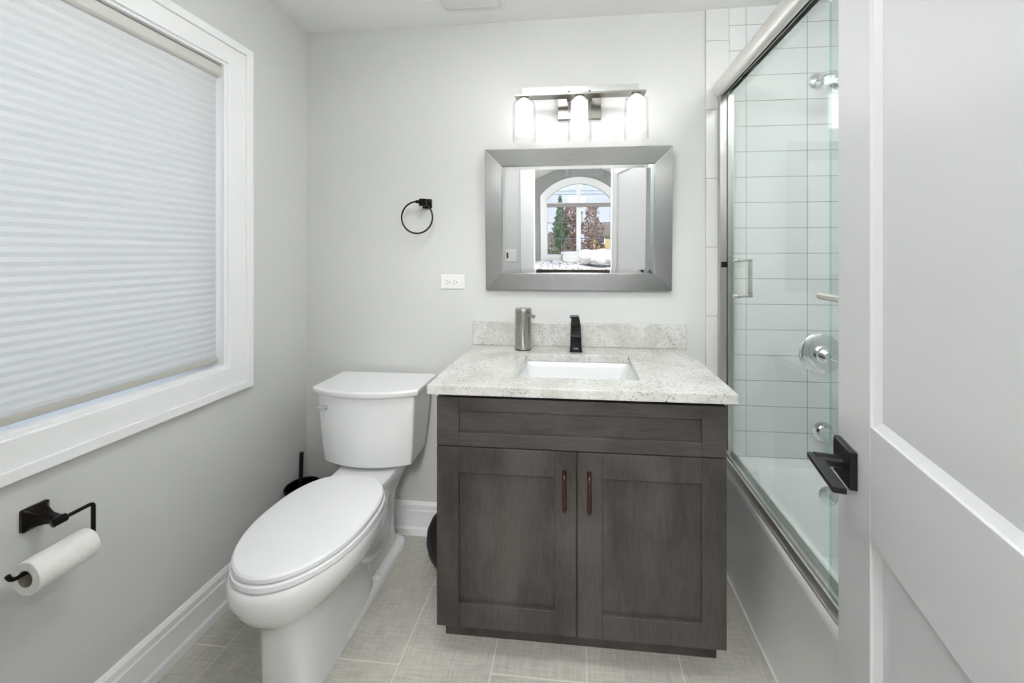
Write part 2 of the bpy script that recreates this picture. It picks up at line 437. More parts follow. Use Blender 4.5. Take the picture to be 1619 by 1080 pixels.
# front wall with the doorway
DX0, DX1, DZ = -0.40, 0.322, 2.05
b = B()
box(b, XL, DX0, YF - 0.12, YF, 0, ZC); box(b, DX1, XR, YF - 0.12, YF, 0, ZC); box(b, DX0, DX1, YF - 0.12, YF, DZ, ZC)
struct('wall_front', b, PAINT, 'light grey wall with the doorway')
struct('wall_alcove', box(B(), 0.60, XR, YF, 0.22, 0, ZC), PAINT, 'short wall closing the near end of the tub alcove')
# tile panels on the back wall
struct('wall_shower_tile', box(B(), 0.667, XR, YB - 0.010, YB, 0.40, ZC), TILE_B, 'stacked white wall tiles behind the tub')
struct('trim_1', box(B(), 0.568, 0.6665, YB - 0.011, YB, 0, ZC), TILE_V, 'vertical white edge tiles beside the shower', bevel=0.002)
# doorway lining and casing
b = B()
box(b, DX0 - 0.004, DX0 + 0.012, YF - 0.125, YF + 0.002, 0, DZ); box(b, DX1 - 0.012, DX1 + 0.004, YF - 0.125, YF + 0.002, 0, DZ); box(b, DX0, DX1, YF - 0.125, YF + 0.002, DZ - 0.012, DZ + 0.004)
struct('trim_2', b, TRIM, 'white doorway lining', bevel=0.001)
b = B()
box(b, DX0 - 0.105, DX0 - 0.002, YF, YF + 0.018, 0, DZ + 0.1); box(b, DX0 - 0.002, 0.46, YF, YF + 0.018, DZ, DZ + 0.1); box(b, 0.352, 0.46, YF, YF + 0.018, 0, DZ)
struct('trim_3', b, TRIM, 'white casing round the doorway seen in the mirror', bevel=0.003)

# baseboards
def base_prof():   # (distance off wall, z)
    return [(0, 0), (0.020, 0), (0.020, 0.030), (0.014, 0.040), (0.014, 0.112), (0.011, 0.118), (0.011, 0.138), (0.004, 0.150), (0, 0.152)]
b = prism(B(), [(XL + d, z) for d, z in base_prof()], 1, YF, YB)
struct('baseboard_left', b, TRIM, 'white baseboard under the window')
b = prism(B(), [(YB - d, z) for d, z in base_prof()], 0, XL + 0.02, -0.46)
struct('baseboard_back', b, TRIM, 'white baseboard behind the toilet')
b = prism(B(), [(YB - d, z) for d, z in base_prof()], 0, 0.46, 0.568)
struct('baseboard_right', b, TRIM, 'white baseboard between vanity and tub')

# ------------------------------------------------------------------ bathroom window
win = thing('window_1', 'white cased window filled by a pale cellular shade', None, (XL, (WY0 + WY1) / 2, WZ0), kind='structure')
def frame_yz(bm, x0, x1, oy0, oy1, oz0, oz1, iy0, iy1, iz0, iz1):
    def R(x, y0, y1, z0, z1): return [(x, y0, z0), (x, y1, z0), (x, y1, z1), (x, y0, z1)]
    loft(bm, [R(x0, oy0, oy1, oz0, oz1), R(x1, oy0, oy1, oz0, oz1), R(x1, iy0, iy1, iz0, iz1), R(x0, iy0, iy1, iz0, iz1), R(x0, oy0, oy1, oz0, oz1)], False, False)
    bmesh.ops.remove_doubles(bm, verts=bm.verts, dist=1e-5)
    return bm
OY0, OY1, OZ0, OZ1 = 0.118, 1.425, 0.797, 2.135
b = frame_yz(B(), XL, XL + 0.016, OY0 + 0.02, OY1 - 0.030, OZ0 + 0.030, OZ1 - 0.030, WY0 - 0.002, WY1 + 0.002, WZ0 - 0.002, WZ1 + 0.002)
obj('casing', b, TRIM, win, bevel=0.003)
b = frame_yz(B(), XL, XL + 0.024, OY0, OY1, OZ0, OZ1, OY0 + 0.031, OY1 - 0.031, OZ0 + 0.031, OZ1 - 0.031)
obj('casing_band', b, TRIM, win, bevel=0.003)
b = frame_yz(B(), XL - 0.125, XL + 0.008, WY0 - 0.004, WY1 + 0.004, WZ0 - 0.004, WZ1 + 0.004, WY0 + 0.014, WY1 - 0.010, WZ0 + 0.010, WZ1 - 0.008)
obj('jamb_liner', b, TRIM, win, bevel=0.002)
b = frame_yz(B(), XL - 0.12, XL - 0.075, WY0 + 0.012, WY1 - 0.008, WZ0 + 0.008, WZ1 - 0.006, WY0 + 0.06, WY1 - 0.055, WZ0 + 0.022, WZ1 - 0.05)
obj('sash', b, TRIM, win, bevel=0.002)
obj('pane', box(B(), XL - 0.10, XL - 0.094, WY0 + 0.05, WY1 - 0.045, WZ0 + 0.016, WZ1 - 0.04), PANE, win)

sh = thing('cellular_shade', 'white pleated cellular shade drawn down over the left window', 'window shade', (XL - 0.03, (WY0 + WY1) / 2, 0.93))
y0, y1 = WY0 + 0.022, WY1 - 0.020
b = prism(B(), [(-0.058 + XL, 1.982), (-0.010 + XL, 1.982), (-0.002 + XL, 1.990), (-0.002 + XL, 2.020), (-0.008 + XL, 2.026), (-0.058 + XL, 2.026)], 1, y0 - 0.004, y1 + 0.008)
obj('headrail', b, RAILM, sh, bevel=0.002)
zt, zb, nc = 1.982, 0.944, 42
front = []; 
for i in range(nc * 4 + 1):
    t = i / (nc * 4); z = zt + (zb - zt) * (t ** 0.93)
    a = 0.5 - 0.5 * math.cos(2 * PI * i / 4)
    front.append((XL - 0.017 + 0.0028 * a, z))
back = [(XL - 0.047 - (x - (XL - 0.021)), z) for x, z in reversed(front)]
def sheet(bm, prof, ya, yb):
    A = [bm.verts.new((x, ya, z)) for x, z in prof]; Bv = [bm.verts.new((x, yb, z)) for x, z in prof]
    for i in range(len(prof) - 1): bm.faces.new((A[i], A[i + 1], Bv[i + 1], Bv[i]))
b = B(); sheet(b, front, y0, y1)
obj('shade_fabric', b, SHADE, sh)
b = prism(B(), [(XL - 0.040, 0.9235), (XL - 0.012, 0.9235), (XL - 0.010, 0.928), (XL - 0.011, 0.944), (XL - 0.040, 0.944)], 1, y0 - 0.002, y1 + 0.002)
obj('bottom_rail', b, RAILB, sh, bevel=0.002)

# ------------------------------------------------------------------ vanity
van = thing('vanity_cabinet', 'dark grey stained vanity cabinet with two shaker doors', 'cabinet', (0, 1.48, 0))
b = B(); box(b, -0.457, 0.457, 1.241, 1.755, 0.108, 0.742); box(b, -0.457, 0.457, 1.238, 1.262, 0.742, 0.848); box(b, -0.457, -0.437, 1.262, 1.755, 0.742, 0.872); box(b, 0.437, 0.457, 1.262, 1.755, 0.742, 0.872)
obj('cabinet_body', b, WOOD, van)
obj('toe_kick', box(B(), -0.455, 0.455, 1.300, 1.755, 0, 0.109), WOOD, van)
def shaker(x0, x1, z0, z1, px0, px1, pz0, pz1, yf=1.217, th=0.02):
    b = B()
    box(b, x0, px0, yf, yf + th, z0, z1); box(b, px1, x1, yf, yf + th, z0, z1)
    box(b, px0, px1, yf, yf + th, z0, pz0); box(b, px0, px1, yf, yf + th, pz1, z1)
    return b
def shaker_obj(name, x0, x1, z0, z1, px0, px1, pz0, pz1, hor=False):
    o = obj(name, shaker(x0, x1, z0, z1, px0, px1, pz0, pz1), WOOD if not hor else WOODH, van, bevel=0.0012)
    obj('recessed_panel', box(B(), px0 - 0.002, px1 + 0.002, 1.2275, 1.235, pz0 - 0.002, pz1 + 0.002), WOODH if hor else WOOD, o)
    return o
shaker_obj('drawer_front', -0.457, 0.457, 0.6995, 0.8575, -0.383, 0.383, 0.7425, 0.8145, True)
dl = shaker_obj('cabinet_door', -0.457, -0.0025, 0.110, 0.6955, -0.383, -0.071, 0.187, 0.6125)
dr = shaker_obj('cabinet_door', 0.0025, 0.457, 0.110, 0.6955, 0.080, 0.383, 0.185, 0.6155)
for d, x in ((dl, -0.039), (dr, 0.039)):
    P = corner_path([(x, 1.217, 0.624), (x, 1.192, 0.624), (x, 1.192, 0.524), (x, 1.217, 0.524)], 0.012)
    b = tube(B(), P, 0.0048, 10)
    cyl(b, (x, 1.2165, 0.624), (x, 1.2135, 0.624), 0.007, 14); cyl(b, (x, 1.2165, 0.524), (x, 1.2135, 0.524), 0.007, 14)
    rot_bm(b, Matrix.Translation((x, 1.19, 0.574)) @ Matrix.Diagonal((1.25, 1, 1.12, 1)) @ Matrix.Translation((-x, -1.19, -0.574)))
    obj('pull_handle', b, PULLM, d, smooth=True, label='coppery bronze bar pull')

# countertop with sink cut-out
ct = thing('countertop', 'speckled white granite countertop with backsplash on the vanity', 'countertop', (0, 1.46, 0.875))
SX0, SX1, SY0, SY1 = -0.210, 0.212, 1.297, 1.598
b = B()
def fr_xy(bm, z0, z1, outer, inner):
    o_, i_ = outer, inner
    loft(bm, [[(x, y, z0) for x, y in o_], [(x, y, z1) for x, y in o_], [(x, y, z1) for x, y in i_], [(x, y, z0) for x, y in i_], [(x, y, z0) for x, y in o_]], False, False)
    bmesh.ops.remove_doubles(bm, verts=bm.verts, dist=1e-5)
    return bm
fr_xy(b, 0.875, 0.905, rrect(-0.480, 0.482, 1.188, 1.756, 0.004), rrect(SX0, SX1, SY0, SY1, 0.016))
obj('slab', b, GRANITE, ct, bevel=0.003, segs=3)
obj('backsplash', box(B(), -0.480, 0.480, 1.737, 1.7565, 0.9055, 1.010), GRANITE, ct, bevel=0.002)

sk = thing('undermount_sink', 'white rectangular undermount sink basin in the granite countertop', 'sink', (0, 1.44, 0.745))
b = B()
def rr(e, z, r): return [(x, y, z) for x, y in rrect(SX0 - e, SX1 + e, SY0 - e, SY1 + e, r)]
loft(b, [rr(0.028, 0.860, 0.03), rr(0.028, 0.8745, 0.03), rr(0.003, 0.8745, 0.018), rr(0.0, 0.868, 0.018), rr(-0.035, 0.775, 0.03), rr(-0.055, 0.762, 0.045), rr(-0.12, 0.757, 0.02)], False, True)
obj('basin', b, mat('sink_porcelain', (214, 216, 216), 0.1, noise=0.01), sk, smooth=True)
b = lathe(B(), (0.001, 1.447, 0.7575), (0, 0, 1), [(0, 0.022), (0.002, 0.022), (0.003, 0.018), (0.0015, 0.015), (0.004, 0.010), (0.005, 0.002)], 24)
obj('drain', b, CHROME, sk, smooth=True)

# faucet
fc = thing('basin_faucet', 'matte black single-hole faucet behind the sink', 'faucet', (-0.004, 1.66, 0.905))
fx = -0.004
def RR(cx, cy, hw, hd, z, r=0.006): return [(x, y, z) for x, y in rrect(cx - hw, cx + hw, cy - hd, cy + hd, r, 4)]
b = loft(B(), [RR(fx, 1.664, 0.0275, 0.028, 0.9056), RR(fx, 1.664, 0.0275, 0.028, 0.909), RR(fx, 1.664, 0.0250, 0.025, 0.912), RR(fx, 1.666, 0.0235, 0.024, 0.96), RR(fx, 1.668, 0.0225, 0.024, 0.998)])
obj('faucet_body', b, BLKGLOSS, fc, smooth=True)
b = B()
# spout: short channel reaching over the basin
loft(b, [[(fx - 0.022, 1.690, 1.000), (fx + 0.022, 1.690, 1.000), (fx + 0.022, 1.690, 1.016), (fx - 0.022, 1.690, 1.016)],
         [(fx - 0.022, 1.640, 0.996), (fx + 0.022, 1.640, 0.996), (fx + 0.022, 1.640, 1.012), (fx - 0.022, 1.640, 1.012)],
         [(fx - 0.0225, 1.560, 0.984), (fx + 0.0225, 1.560, 0.984), (fx + 0.0225, 1.560, 0.992), (fx - 0.0225, 1.560, 0.992)]])
obj('spout', b, BLACK, fc, bevel=0.002)
b = B()
loft(b, [RR(fx - 0.001, 1.672, 0.0215, 0.020, 1.014), RR(fx - 0.002, 1.672, 0.0185, 0.019, 1.040), RR(fx - 0.003, 1.672, 0.0165, 0.017, 1.050)])
box(b, fx - 0.0265, fx + 0.013, 1.640, 1.690, 1.0505, 1.056)
obj('lever', b, BLACK, fc, bevel=0.0015)
def text_mesh(name, s, size, M, m, parent, extrude=0.0003):
    cu = bpy.data.curves.new(name, 'FONT'); cu.body = s; cu.size = size; cu.align_x = 'CENTER'; cu.align_y = 'CENTER'; cu.extrude = extrude
    to = bpy.data.objects.new('tmp', cu); COL.objects.link(to)
    dg = bpy.context.evaluated_depsgraph_get(); me = bpy.data.meshes.new_from_object(to.evaluated_get(dg))
    bpy.data.objects.remove(to); bm = bmesh.new(); bm.from_mesh(me); rot_bm(bm, M)
    return obj(name, bm, m, parent)
text_mesh('maker_mark', 'MOEN', 0.0075, Matrix.Translation((fx, 1.6375, 0.921)) @ Matrix.Rotation(PI / 2, 4, 'X'), PLATE, fc)

# soap dispenser
dp = thing('soap_dispenser', 'brushed steel cylindrical soap dispenser standing left of the sink', 'soap dispenser', (-0.2355, 1.675, 0.905))
b = lathe(B(), (-0.2355, 1.675, 0.9056), (0, 0, 1), [(0, 0.034), (0.004, 0.0345), (0.004, 0.0355), (0.006, 0.0362), (0.164, 0.0362), (0.165, 0.0350)], 48)
obj('dispenser_body', b, STEEL, dp, smooth=True)
b = lathe(B(), (-0.2355, 1.675, 1.070), (0, 0, 1), [(0, 0.0350), (0.001, 0.0362), (0.012, 0.0362), (0.0155, 0.0345), (0.016, 0.030)], 48)
obj('cap', b, STEEL, dp, smooth=True)
b = lathe(B(), (-0.2355, 1.675, 0.9052), (0, 0, 1), [(0, 0.0358), (0.004, 0.0358)], 48)
obj('foot_ring', b, BLACK, dp, smooth=True)
b = B()
loft(b, [[(-0.222, 1.648, 1.056), (-0.222, 1.630, 1.056), (-0.222, 1.630, 1.070), (-0.222, 1.648, 1.070)],
         [(-0.200, 1.640, 1.055), (-0.200, 1.626, 1.055), (-0.200, 1.626, 1.066), (-0.200, 1.640, 1.066)],
         [(-0.176, 1.632, 1.056), (-0.176, 1.620, 1.056), (-0.176, 1.620, 1.062), (-0.176, 1.632, 1.062)]])
cyl(b, (-0.184, 1.627, 1.058), (-0.184, 1.627, 1.049), 0.0045, 12)
obj('nozzle', b, STEEL, dp, bevel=0.001)

# ------------------------------------------------------------------ mirror (leans forward a little)
mr = thing('wall_mirror', 'rectangular mirror in a wide brushed steel frame above the vanity', 'mirror', (0, 1.752, 1.16))
TILT = math.radians(1.8)
Mt = Matrix.Translation((0, 1.752, 1.163)) @ Matrix.Rotation(TILT, 4, 'X')
def frx(y, x0, x1, z0, z1): return [(x0, y, z0), (x1, y, z0), (x1, y, z1), (x0, y, z1)]
HX, HZ = 0.4165, 0.636
def mitre(side):
    o0 = [(-HX, 0), (HX, 0), (HX, HZ), (-HX, HZ)]
    ow = 0.074
    i0 = [(-HX + ow, ow), (HX - ow, ow), (HX - ow, HZ - ow), (-HX + ow, HZ - ow)]
    j = (side + 1) % 4
    b = B()
    def q(p, y): return (p[0], y, p[1])
    A = [q(o0[side], 0), q(o0[side], -0.026), q(i0[side], -0.021), q(i0[side], 0)]
    C = [q(o0[j], 0), q(o0[j], -0.026), q(i0[j], -0.021), q(i0[j], 0)]
    loft(b, [A, C]); rot_bm(b, Mt); return b
BRUSH_V = mat('brushed_steel_vertical', (174, 174, 173), 0.2, 1.0, noise=0.14, nscale=6, stretch=(200, 200, 1.0), bump=0.10, bscale=10)
for s in range(4):
    obj('frame_rail' if s % 2 == 0 else 'frame_stile', mitre(s), BRUSH_H if s % 2 == 0 else BRUSH_V, mr, bevel=0.0012)
b = B()
iw = 0.074
outer = [(-HX + iw - .003, iw - .003), (HX - iw + .003, iw - .003), (HX - iw + .003, HZ - iw + .003), (-HX + iw - .003, HZ - iw + .003)]
bv = 0.018
inner = [(-HX + iw + bv, iw + bv), (HX - iw - bv, iw + bv), (HX - iw - bv, HZ - iw - bv), (-HX + iw + bv, HZ - iw - bv)]
loft(b, [[(x, -0.003, z) for x, z in outer], [(x, -0.0105, z) for x, z in outer], [(x, -0.0125, z) for x, z in inner]])
rot_bm(b, Mt)
obj('mirror_glass', b, MIRROR, mr)

# ------------------------------------------------------------------ vanity light
vl = thing('vanity_light', 'three-shade brushed nickel vanity light above the mirror', 'wall light', (0.011, 1.757, 1.94))
obj('backplate', box(B(), -0.086, 0.108, 1.735, 1.7565, 1.935, 2.060), NICKD, vl, bevel=0.002)
obj('rear_bar', box(B(), -0.247, 0.272, 1.724, 1.731, 2.046, 2.080), CHROME, vl, bevel=0.001)
obj('front_bar', box(B(), -0.267, 0.290, 1.635, 1.685, 2.006, 2.015), NICKD, vl, bevel=0.001)
b = B()
box(b, -0.045, 0.067, 1.655, 1.736, 2.014, 2.024)
for x in (-0.035, 0.057): cyl(b, (x, 1.70, 2.02), (x, 1.728, 2.058), 0.005, 10)
obj('arm', b, NICKD, vl, bevel=0.001)
for x in (-0.229, 0.0115, 0.252):
    b = lathe(B(), (x, 1.66, 2.012), (0, 0, -1), [(0, 0.012), (0.010, 0.012), (0.012, 0.022), (0.016, 0.022)], 24)
    obj('socket_cap', b, NICKEL, vl, smooth=True)
    # clear outer glass (thin wall, open below) with a frosted lit cylinder inside
    b = B()
    lathe(b, (x, 1.66, 1.996), (0, 0, -1), [(0, 0.020), (0.004, 0.038), (0.012, 0.047), (0.024, 0.0505), (0.178, 0.0505), (0.180, 0.049), (0.178, 0.0475), (0.024, 0.0475), (0.014, 0.044), (0.008, 0.036)], 40, False, False)
    sh_ = obj('glass_shade', b, CLEAR, vl, smooth=True)
    b = lathe(B(), (x, 1.66, 1.992), (0, 0, -1), [(0, 0.010), (0.003, 0.028), (0.010, 0.036), (0.145, 0.036), (0.146, 0.034)], 32, False, False)
    obj('frosted_cylinder', b, LIT, sh_, smooth=True)

# ------------------------------------------------------------------ outlet, towel ring
ol = thing('wall_outlet', 'white horizontal duplex outlet plate left of the mirror', 'outlet', (-0.582, 1.757, 1.195))
obj('cover_plate', box(B(), -0.639, -0.524, 1.7505, 1.7565, 1.161, 1.228), PLATE, ol, bevel=0.003)
obj('receptacle', box(B(), -0.615, -0.549, 1.7485, 1.7515, 1.178, 1.211), PLATE, ol, bevel=0.001)
for cx in (-0.602, -0.567):
    b = B()
    box(b, cx - 0.008, cx - 0.0015, 1.7478, 1.7489, 1.199, 1.2005); box(b, cx - 0.008, cx - 0.0005, 1.7478, 1.7489, 1.185, 1.1868)
    lathe(b, (cx + 0.007, 1.7489, 1.193), (0, -1, 0), [(0, 0.0024), (0.0011, 0.0024)], 10)
    obj('socket_slots', b, SLOT, ol)

tr = thing('towel_ring', 'empty dark bronze towel ring on the wall above the toilet', 'towel ring', (-0.70, 1.757, 1.57))
b = B()
rq = lambda y, h, w=None: [(x, y, z) for x, z in rrect(-0.704 - (w or h), -0.704 + (w or h), 1.562 - h, 1.562 + h, 0.005, 3)]
loft(b, [rq(1.7565, 0.022), rq(1.750, 0.022), rq(1.742, 0.014), rq(1.716, 0.012), rq(1.705, 0.017), rq(1.692, 0.016)])
obj('mount', b, BRONZE, tr, smooth=True)
b = cyl(B(), (-0.738, 1.704, 1.566), (-0.712, 1.704, 1.566), 0.0075, 14)
obj('pivot', b, BRONZE, tr, smooth=True)
b = B(); cx, cy, cz, R_ = -0.7335, 1.704, 1.4935, 0.0735
pts = []
for i in range(64):
    a = 2 * PI * i / 64
    pts.append(Vector((cx + R_ * math.cos(a), cy + 0.0 * math.sin(a), cz + R_ * math.sin(a))))
rings = []
for i in range(64):
    a = 2 * PI * i / 64; e = Vector((math.cos(a), 0, math.sin(a))); f_ = Vector((0, 1, 0))
    rings.append([pts[i] + e * 0.0038 * math.cos(t * PI / 4) + f_ * 0.0038 * math.sin(t * PI / 4) for t in range(8)])
rings.append(rings[0]); loft(b, rings, False, False); bmesh.ops.remove_doubles(b, verts=b.verts, dist=1e-6)
obj('ring', b, BRONZE, tr, smooth=True)

# ------------------------------------------------------------------ toilet
TX = -0.868
tl = thing('toilet', 'white two-piece elongated toilet with closed lid under the towel ring', 'toilet', (TX, 1.35, 0))
def egg(yf, ymid, yb, hw, z, nf=2.0, nb=2.6, cx=TX, n=56, cxb=None):
    out = []
    for i in range(n):
        a = 2 * PI * i / n; c_, s_ = math.cos(a), math.sin(a)
        e = nf if s_ < 0 else nb
        x = hw * math.copysign(abs(c_) ** (2 / e), c_)
        y = (yb - ymid if s_ > 0 else ymid - yf) * math.copysign(abs(s_) ** (2 / e), s_)
        out.append((cx + x, ymid + y, z))
    return out
b = B()
loft(b, [egg(1.050, 1.24, 1.46, 0.090, 0.0, 4.5, 4.5), egg(1.045, 1.24, 1.46, 0.090, 0.02, 4.5, 4.5), egg(1.040, 1.23, 1.44, 0.088, 0.12, 4, 4), egg(1.030, 1.22, 1.43, 0.089, 0.20, 3.4, 3.4),
         egg(1.015, 1.21, 1.44, 0.097, 0.25, 2.8, 3), egg(0.990, 1.20, 1.45, 0.122, 0.282, 2.4, 2.8), egg(0.964, 1.20, 1.46, 0.155, 0.310, 2.1, 2.7), egg(0.948, 1.20, 1.47, 0.177, 0.340, 2, 2.6),
         egg(0.944, 1.20, 1.47, 0.183, 0.352, 2, 2.6), egg(0.941, 1.20, 1.47, 0.186, 0.358, 2, 2.6), egg(0.937, 1.20, 1.47, 0.190, 0.385, 2, 2.6), egg(0.937, 1.20, 1.46, 0.190, 0.405, 2, 2.6), egg(0.942, 1.20, 1.45, 0.186, 0.413, 2, 2.6), egg(0.97, 1.20, 1.43, 0.16, 0.415, 2, 2.6)])
# rear deck, waist and foot
def blk(y0, y1, hw, z, r=0.02): return [(x, y, z) for x, y in rrect(TX - hw, TX + hw, y0, y1, min(r, hw * 0.9), 6)]
loft(b, [blk(1.34, 1.690, 0.062, 0.03, .05), blk(1.34, 1.675, 0.060, 0.10, .05), blk(1.34, 1.665, 0.062, 0.20, .05), blk(1.33, 1.665, 0.072, 0.28, .05), blk(1.33, 1.675, 0.096, 0.345, .05), blk(1.33, 1.69, 0.116, 0.385, .04), blk(1.33, 1.695, 0.122, 0.400, .03), blk(1.33, 1.695, 0.122, 0.424, .03), blk(1.335, 1.690, 0.118, 0.430, .03)])
loft(b, [blk(1.20, 1.715, 0.092, 0.0, .06), blk(1.20, 1.715, 0.092, 0.022, .06), blk(1.20, 1.705, 0.084, 0.034, .055), blk(1.20, 1.69, 0.064, 0.042, .05)])
# sculpted trapway bulge on each side
for s in (-1, 1):
    P = smooth_path([(TX + s * 0.060, 1.30, 0.26), (TX + s * 0.058, 1.42, 0.17), (TX + s * 0.050, 1.53, 0.20), (TX + s * 0.045, 1.60, 0.30)], 6)
    tube(b, P, 0.045, 16, radii=[0.034 + 0.008 * math.sin(PI * i / (len(P) - 1)) for i in range(len(P))])
bowl = obj('bowl', b, PORC, tl, smooth=True)
for s in (-1, 1):
    b = lathe(B(), (TX + s * 0.076, 1.46, 0.030), (0, 0, 1), [(0, 0.014), (0.009, 0.0135), (0.014, 0.010), (0.016, 0.004)], 20)
    obj('bolt_cap', b, PORC, bowl, smooth=True)
LX = TX + 0.003
b = loft(B(), [egg(0.946, 1.20, 1.435, 0.186, 0.4165, cx=LX), egg(0.944, 1.20, 1.436, 0.188, 0.419, cx=LX), egg(0.944, 1.20, 1.436, 0.188, 0.433, cx=LX), egg(0.947, 1.20, 1.434, 0.185, 0.436, cx=LX)])
obj('seat', b, SEATM, tl, smooth=True)
b = loft(B(), [egg(0.953, 1.20, 1.428, 0.179, 0.4385, cx=LX), egg(0.949, 1.20, 1.432, 0.183, 0.441, cx=LX), egg(0.949, 1.20, 1.432, 0.183, 0.452, cx=LX), egg(0.954, 1.20, 1.428, 0.178, 0.4575, cx=LX), egg(0.975, 1.20, 1.41, 0.158, 0.4595, cx=LX), egg(1.05, 1.2, 1.34, 0.09, 0.4605, cx=LX)])
obj('seat_lid', b, SEATM, tl, smooth=True)
for s in (-1, 1): obj('hinge', cyl(B(), (TX + s * 0.075 - 0.018, 1.432, 0.4365), (TX + s * 0.075 + 0.018, 1.432, 0.4365), 0.006, 14), SEATM, tl, smooth=True)
# tank: bowed front
def tank_ring(z, hw, yb, yc, ye, r=0.012, cx=-0.876, hb=None):
    hb = hb or hw
    pts = [(cx + hb, yb), (cx - hb, yb)]
    n = 22
    for i in range(n + 1):
        t = -1 + 2 * i / n
        pts.append((cx + hw * t, yc + (ye - yc) * abs(t) ** 2.1))
    return [(x, y, z) for x, y in pts]
b = loft(B(), [tank_ring(0.444, 0.176, 1.690, 1.520, 1.56, hb=0.172), tank_ring(0.447, 0.190, 1.70, 1.492, 1.535, hb=0.182), tank_ring(0.52, 0.198, 1.705, 1.484, 1.530, hb=0.190), tank_ring(0.66, 0.207, 1.715, 1.475, 1.522, hb=0.202), tank_ring(0.742, 0.212, 1.72, 1.472, 1.520, hb=0.207)])
obj('tank', b, PORC, tl, bevel=0.006, segs=3)
b = loft(B(), [tank_ring(0.742, 0.222, 1.722, 1.463, 1.516), tank_ring(0.748, 0.228, 1.725, 1.457, 1.512), tank_ring(0.764, 0.230, 1.725, 1.455, 1.510), tank_ring(0.770, 0.226, 1.722, 1.459, 1.514)])
obj('tank_lid', b, PORC, tl, bevel=0.004, segs=3)
hx, hy, hz = -1.034, 1.508, 0.688
b = lathe(B(), (hx, hy + 0.012, hz), (0, -1, 0), [(0, 0.019), (0.010, 0.019), (0.015, 0.016), (0.018, 0.010), (0.030, 0.009), (0.034, 0.006)], 28)
P = [(hx, hy - 0.014, hz), (hx - 0.018, hy - 0.017, hz + 0.001), (hx - 0.040, hy - 0.012, hz + 0.002), (hx - 0.052, hy - 0.010, hz + 0.002)]
tube(b, P, 0.007, 12, radii=[0.008, 0.006, 0.006, 0.0035])
obj('flush_lever', b, CHROME, tl, smooth=True, label='chrome flush lever')

# toilet brush, rounded bin
tb = thing('toilet_brush', 'dark bronze toilet brush in a round holder behind the toilet', 'toilet brush', (-1.232, 1.62, 0))
b = lathe(B(), (-1.232, 1.62, 0.001), (0, 0, 1), [(0, 0.058), (0.01, 0.060), (0.26, 0.068), (0.278, 0.072), (0.282, 0.070), (0.278, 0.066), (0.25, 0.063), (0.02, 0.055)], 40)
obj('holder', b, BRONZE, tb, smooth=True)
b = cyl(B(), (-1.244, 1.615, 0.05), (-1.236, 1.620, 0.430), 0.0085, 14)
lathe(b, (-1.244, 1.615, 0.03), (0, 0, 1), [(0, 0.02), (0.02, 0.036), (0.08, 0.036), (0.1, 0.012)], 24)
obj('brush_handle', b, BLACK, tb, smooth=True)

bn = thing('round_waste_bin', 'black rounded bin tucked between vanity and toilet', 'bin', (-0.552, 1.600, 0))
b = lathe(B(), (-0.552, 1.600, 0.0), (0, 0, 1), [(0, 0.052), (0.006, 0.056), (0.05, 0.078), (0.10, 0.088), (0.15, 0.084), (0.19, 0.066), (0.205, 0.050), (0.208, 0.046), (0.204, 0.043), (0.19, 0.056), (0.10, 0.078), (0.02, 0.05)], 40)
obj('bin_body', b, RUBBER, bn, smooth=True)

# ------------------------------------------------------------------ toilet paper
ph = thing('toilet_paper_holder', 'dark bronze open-arm toilet paper holder on the left wall', 'toilet paper holder', (XL, 0.81, 0.69))
b = B()
def rp(x, cy, cz, h, w, r=0.004): return [(x, y, z) for y, z in rrect(cy - w, cy + w, cz - h, cz + h, r, 3)]
loft(b, [rp(XL + 0.0005, 0.813, 0.689, 0.027, 0.024), rp(XL + 0.008, 0.813, 0.689, 0.027, 0.024), rp(XL + 0.014, 0.813, 0.689, 0.020, 0.017), rp(XL + 0.045, 0.813, 0.687, 0.011, 0.0095), rp(XL + 0.066, 0.813, 0.686, 0.0085, 0.0085), rp(XL + 0.072, 0.813, 0.686, 0.0085, 0.0085)])
obj('mount', b, BRONZE, ph, smooth=True)
AX = XL + 0.078
b = lathe(B(), (AX, 0.796, 0.686), (0, 1, 0), [(0, 0.006), (0.002, 0.010), (0.024, 0.010), (0.027, 0.006)], 20)
obj('knuckle', b, BRONZE, ph, smooth=True)
P = corner_path([(AX, 0.81, 0.686), (AX, 0.874, 0.686), (AX, 0.874, 0.606), (AX, 0.731, 0.606), (AX, 0.725, 0.622)], 0.010)
b = tube(B(), P, 0.0046, 12)
obj('arm', b, BRONZE, ph, smooth=True)
rl = thing('toilet_paper_roll', 'white toilet paper roll hanging on the bronze holder', 'toilet paper', (AX, 0.808, 0.552))
b = B(); RC = (AX, 0.752, 0.5925)
lathe(b, RC, (0, 1, 0), [(0, 0.0190), (0, 0.037), (0.001, 0.038), (0.109, 0.038), (0.110, 0.037), (0.110, 0.0190)], 48, False, False)
obj('paper', b, PAPER, rl, smooth=True)
b = lathe(B(), RC, (0, 1, 0), [(-0.0003, 0.0190), (0.1103, 0.0190), (0.1103, 0.0184), (-0.0003, 0.0184), (-0.0003, 0.0190)], 32, False, False)
obj('core', b, CARD, rl, smooth=True)

